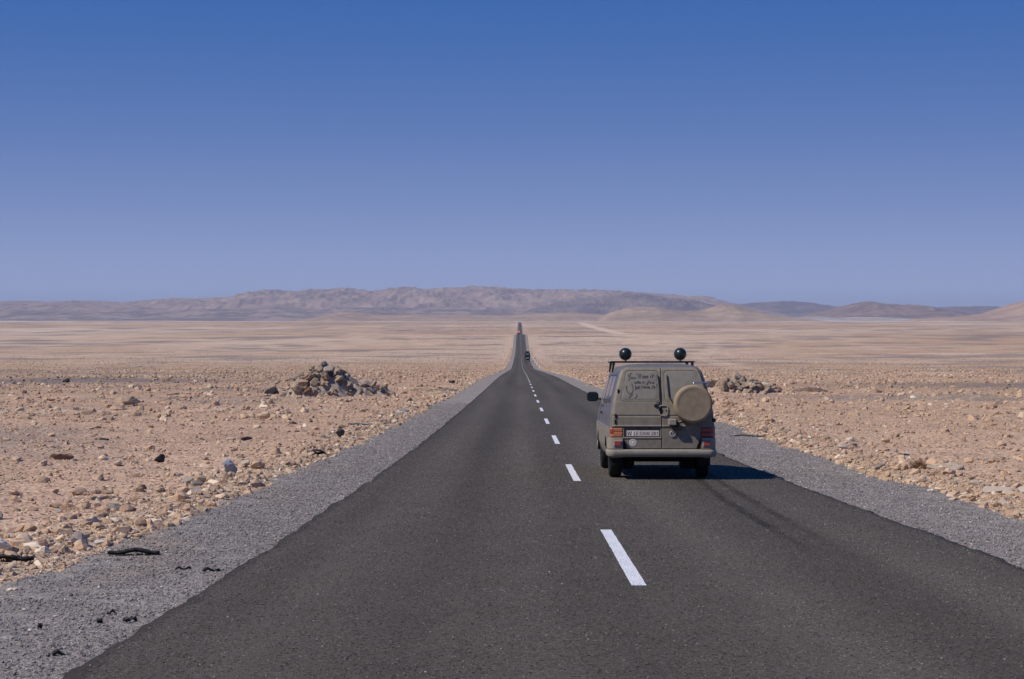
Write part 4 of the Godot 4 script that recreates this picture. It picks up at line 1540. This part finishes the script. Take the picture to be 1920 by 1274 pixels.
		part("mirror_glass", bbox(Vector3(-0.088, -0.068, 0.052), Vector3(0.088, 0.068, 0.058), 0.002), M.lamp_black, mi)
	part("windscreen", windscreen_mesh(), M.glass, van)
	part("headlight", bbox(Vector3(-0.78, 0.70, -4.66), Vector3(-0.48, 0.88, -4.50), 0.03), M.chrome, van)
	part("headlight", bbox(Vector3(0.48, 0.70, -4.66), Vector3(0.78, 0.88, -4.50), 0.03), M.chrome, van)
	part("front_bumper", plan_sweep(front_path(), [Vector2(-0.07, 0.34), Vector2(0.01, 0.33), Vector2(0.025, 0.40), Vector2(0.02, 0.54), Vector2(-0.07, 0.56)]), M.dust_bumper, van)

	# roof bars and the two spot lamps that look forward
	for d in [2.0, 3.0]:
		var bar := part("roof_bar", bbox(Vector3(-0.745, 1.965, -d - 0.018), Vector3(0.745, 1.99, -d + 0.018), 0.006), M.black, van)
		for s in [-1.0, 1.0]:
			part("bar_foot", foot_mesh(s, d), M.black, bar)
	for s in [-1.0, 1.0]:
		var lamp := part("spot_lamp", lathe([Vector2(0.001, 0.10), Vector2(0.045, 0.095), Vector2(0.078, 0.075), Vector2(0.100, 0.04), Vector2(0.108, 0.0), Vector2(0.112, -0.02), Vector2(0.112, -0.045), Vector2(0.10, -0.05), Vector2(0.001, -0.045)], 32, 2), M.lamp_black, van, Vector3(s * 0.487, 2.115, -2.0))
		part("lamp_stem", lathe([Vector2(0.022, -0.13), Vector2(0.018, -0.115), Vector2(0.018, -0.10)], 10), M.metal, lamp)


func lathe_box(size: Vector3, b: float) -> ArrayMesh:
	return bbox(-size / 2.0, size / 2.0, b)


func t_quad_thick(t: Tris, a: Vector3, b: Vector3, c: Vector3, d: Vector3) -> void:
	var k := Vector3(0, 0, 0.004)
	var m := (a + b + c + d) / 4.0
	t.quad(a + k, b + k, c + k, d + k, m)
	t.quad(a, b, b + k, a + k, m + k / 2.0)
	t.quad(b, c, c + k, b + k, m + k / 2.0)
	t.quad(c, d, d + k, c + k, m + k / 2.0)
	t.quad(d, a, a + k, d + k, m + k / 2.0)


func door_mesh(s: float, off: Callable) -> ArrayMesh:
	var v := PackedVector3Array()
	var nx := 64
	var hs := []
	var h := 0.515
	while h < 1.868:
		hs.append(h)
		h += 0.0085
	for i in range(-1, hs.size() + 1):
		var hh: float = hs[clampi(i, 0, hs.size() - 1)]
		var outer := van_w(hh) - 0.055
		if hh < 0.70:
			outer = lerpf(0.585, 0.645, smoothstep(0.52, 0.70, hh))
		elif hh < 0.875:
			outer = 0.648
		for k in range(-1, nx + 2):
			var x := s * lerpf(0.006, outer, clampf(float(k) / nx, 0, 1))
			var rim := i < 0 or i > hs.size() - 1 or k < 0 or k > nx
			var o: float = off.call(x, hh)
			v.append(Vector3(x, hh, -(rear_d(x, hh) - (-0.006 if rim else o))))
	return grid(v, nx + 3, hs.size() + 2, PackedColorArray(), s > 0)


func window_outline(s: float, grow: float) -> Array:
	# rounded pane outline in (x, h)
	var out := []
	var h0 := 1.312 - grow
	var h1 := 1.818 + grow
	var x_in := 0.050 - grow
	var rad := 0.05
	var corners := [[x_in + rad, h0 + rad, PI, 1], [van_w(h0) - 0.150 + grow - rad, h0 + rad, PI * 1.5, 1], [van_w(h1) - 0.092 + grow - rad, h1 - rad, 0.0, 1], [x_in + rad, h1 - rad, PI * 0.5, 1]]
	for q in corners:
		for i in 6:
			var a: float = q[2] + i / 5.0 * PI / 2.0
			out.append(Vector2(s * (q[0] + cos(a) * rad), q[1] + sin(a) * rad))
	return out


func window_mesh(s: float) -> ArrayMesh:
	# rings from the rim to the middle, laid on the door
	var o := window_outline(s, 0.0)
	var mid := Vector2.ZERO
	for p in o:
		mid += p / o.size()
	var v := PackedVector3Array()
	for r in 13:
		var k := 1.0 - r / 12.0
		for p in o:
			var q: Vector2 = mid.lerp(p, maxf(k, 0.002))
			v.append(Vector3(q.x, q.y, -(rear_d(q.x, q.y) - (0.013 if r > 0 else 0.003))))
	return grid(v, o.size(), 13, PackedColorArray(), s > 0, true)


func window_seal(s: float) -> ArrayMesh:
	var a := window_outline(s, 0.001)
	var b := window_outline(s, 0.0045)
	var v := PackedVector3Array()
	for k in 4:
		for i in a.size():
			var q: Vector2 = b[i] if k < 2 else a[i]
			v.append(Vector3(q.x, q.y, -(rear_d(q.x, q.y) - [0.0, 0.0135, 0.0135, 0.0][k])))
	return grid(v, a.size(), 4, PackedColorArray(), s > 0, true)


func handle_ring(x: float, h: float) -> ArrayMesh:
	var path := []
	for i in 21:
		var a := i / 20.0 * TAU
		var p := Vector2(signf(cos(a)) * pow(absf(cos(a)), 0.5) * 0.072, signf(sin(a)) * pow(absf(sin(a)), 0.5) * 0.082)
		path.append(Vector3(x + p.x, h + p.y, -(rear_d(x, h + p.y) - 0.022)))
	return tube(path, 0.011, 8)


func plate_text(parent: Node, text: String, x: float, h: float, z: float, size: float, m: Material) -> void:
	var tm := TextMesh.new()
	var font := SystemFont.new()
	font.font_names = PackedStringArray(["Droid Sans"])
	tm.font = font
	tm.text = text
	tm.font_size = 64
	tm.pixel_size = size / 46.0
	tm.depth = 0.0015
	part("plate_characters", tm, m, parent, Vector3(x, h, z))


func corner_path(s: float) -> Array:
	var p := u_path(0.890, -0.012, 0.50, 0.11)
	var out := []
	for q in p:
		if q.x * s > 0.62:
			out.append(q)
	if s < 0:
		out.append(Vector2(-0.655, -0.012))
	else:
		out.insert(0, Vector2(0.655, -0.012))
	return out


func front_path() -> Array:
	var out := []
	for q in u_path(0.86, 0.0, 0.5, 0.22):
		out.append(Vector2(-q.x, 4.70 - q.y))
	return out


func foot_mesh(s: float, d: float) -> ArrayMesh:
	var t := Tris.new()
	var a := Vector3(s * 0.70, 1.965, -d)
	var b := Vector3(s * 0.725, 1.79, -d)
	for q in [[a, b]]:
		for k in [-1.0, 1.0]:
			var z := Vector3(0, 0, 0.03 * k)
			var w := Vector3(0.03 * s, 0, 0)
			t.quad(q[0] - w + z, q[0] + w * 0.6 + z, q[1] + w * 0.3 + z, q[1] - w * 0.5 + z, (a + b) / 2.0)
		for w in [Vector3(-0.03 * s, 0, 0), Vector3(0.018 * s, 0, 0)]:
			var w2: Vector3 = w * 0.5
			t.quad(q[0] + w + Vector3(0, 0, -0.03), q[0] + w + Vector3(0, 0, 0.03), q[1] + w2 + Vector3(0, 0, 0.03), q[1] + w2 + Vector3(0, 0, -0.03), (a + b) / 2.0)
	return done(t)


func windscreen_mesh() -> ArrayMesh:
	var v := PackedVector3Array()
	for i in 9:
		var h := lerpf(1.20, 1.80, i / 8.0)
		for k in 15:
			var x := lerpf(-1, 1, k / 14.0) * (van_w(h) - 0.16)
			var w := van_w(h)
			var fc := minf(0.28, w * 0.4)
			var over := maxf(0.0, absf(x) - (w - fc))
			var d := table(FH, FF, h) - fc + sqrt(maxf(0.0, fc * fc - over * over))
			v.append(Vector3(x, h, -(d + 0.006)))
	return grid(v, 15, 9)


# ------------------------------------------------------------------ vehicles far ahead

func build_far_vehicles() -> void:
	# dark truck climbing the next rise
	var f := 732.0
	var t := thing("truck", Vector3(3.25, road_y(f), -f), "small dark truck in the right lane far ahead with orange left side", "truck")
	t.rotation.x = atan((road_y(f + 6.0) - road_y(f)) / 6.0)
	part("cargo_box", bbox(Vector3(-1.1, 1.15, -6.2), Vector3(1.2, 3.7, 0.0), 0.12), M.truck_dark, t)
	part("roof_load", bbox(Vector3(-0.6, 3.7, -4.5), Vector3(0.8, 4.35, -0.3), 0.2), M.truck_dark, t)
	var rw := part("rear_window", bbox(Vector3(-0.65, 2.75, -0.02), Vector3(0.75, 3.45, 0.03), 0.02), M.truck_grey, t)
	part("window_bar", bbox(Vector3(0.02, 2.75, 0.02), Vector3(0.08, 3.45, 0.05), 0.01), M.truck_dark, rw)
	part("rear_stripe", bbox(Vector3(-0.7, 1.35, -0.02), Vector3(0.75, 1.65, 0.04), 0.02), M.truck_green, t)
	part("side_locker", bbox(Vector3(-1.5, 2.05, -2.0), Vector3(-1.1, 2.75, -0.05), 0.05), M.orange, t)
	part("side_locker", bbox(Vector3(-1.45, 1.15, -2.0), Vector3(-1.1, 1.65, -0.05), 0.05), M.amber, t)
	part("cab", bbox(Vector3(-1.15, 0.8, -8.4), Vector3(1.15, 3.2, -6.3), 0.2), M.truck_dark, t)
	part("chassis", bbox(Vector3(-1.1, 0.55, -8.0), Vector3(1.1, 1.15, -0.1), 0.04), M.under, t)
	part("mud_guard", bbox(Vector3(-1.0, 0.35, -0.12), Vector3(-0.45, 0.95, -0.04), 0.02), M.truck_grey, t)
	var tyre := lathe([Vector2(0.001, -0.14), Vector2(0.3, -0.15), Vector2(0.48, -0.14), Vector2(0.52, -0.1), Vector2(0.52, 0.1), Vector2(0.48, 0.14), Vector2(0.3, 0.15), Vector2(0.001, 0.14)], 20, 0)
	for q in [[-0.95, 1.3], [0.95, 1.3], [-0.95, 6.9], [0.95, 6.9]]:
		part("wheel", tyre, M.rubber, t, Vector3(q[0], 0.52, -q[1]))

	# orange lorry coming over the crest
	f = 1545.0
	t = thing("truck", Vector3(-0.75, road_y(f), -f), "tiny orange lorry on the crest of the road far ahead", "truck")
	part("cab", bbox(Vector3(-1.25, 0.9, -2.0), Vector3(1.25, 3.0, 0.0), 0.2), M.orange, t)
	part("windscreen", bbox(Vector3(-1.1, 1.9, -0.05), Vector3(1.1, 2.6, 0.03), 0.03), M.white_paint, t)
	part("load", bbox(Vector3(-1.4, 1.1, -9.0), Vector3(1.4, 3.6, -2.1), 0.1), M.orange, t)
	part("front_bumper", bbox(Vector3(-1.25, 0.4, -0.1), Vector3(1.25, 0.9, 0.1), 0.05), M.under, t)
	for q in [[-1.0, 0.8], [1.0, 0.8], [-1.0, 7.5], [1.0, 7.5]]:
		part("wheel", tyre, M.rubber, t, Vector3(q[0], 0.52, -q[1]))

	f = 3650.0
	t = thing("car", Vector3(1.9, road_y(f), -f), "barely visible dark car on the last stretch of road below the mountains", "car")
	part("body", bbox(Vector3(-0.95, 0.35, -4.4), Vector3(0.95, 1.1, 0), 0.12), M.truck_dark, t)
	part("cabin", bbox(Vector3(-0.8, 1.1, -3.2), Vector3(0.8, 1.9, -0.3), 0.2), M.truck_dark, t)
	for q in [[-0.8, 0.8], [0.8, 0.8], [-0.8, 3.5], [0.8, 3.5]]:
		part("wheel", tyre, M.rubber, t, Vector3(q[0], 0.5, -q[1]))
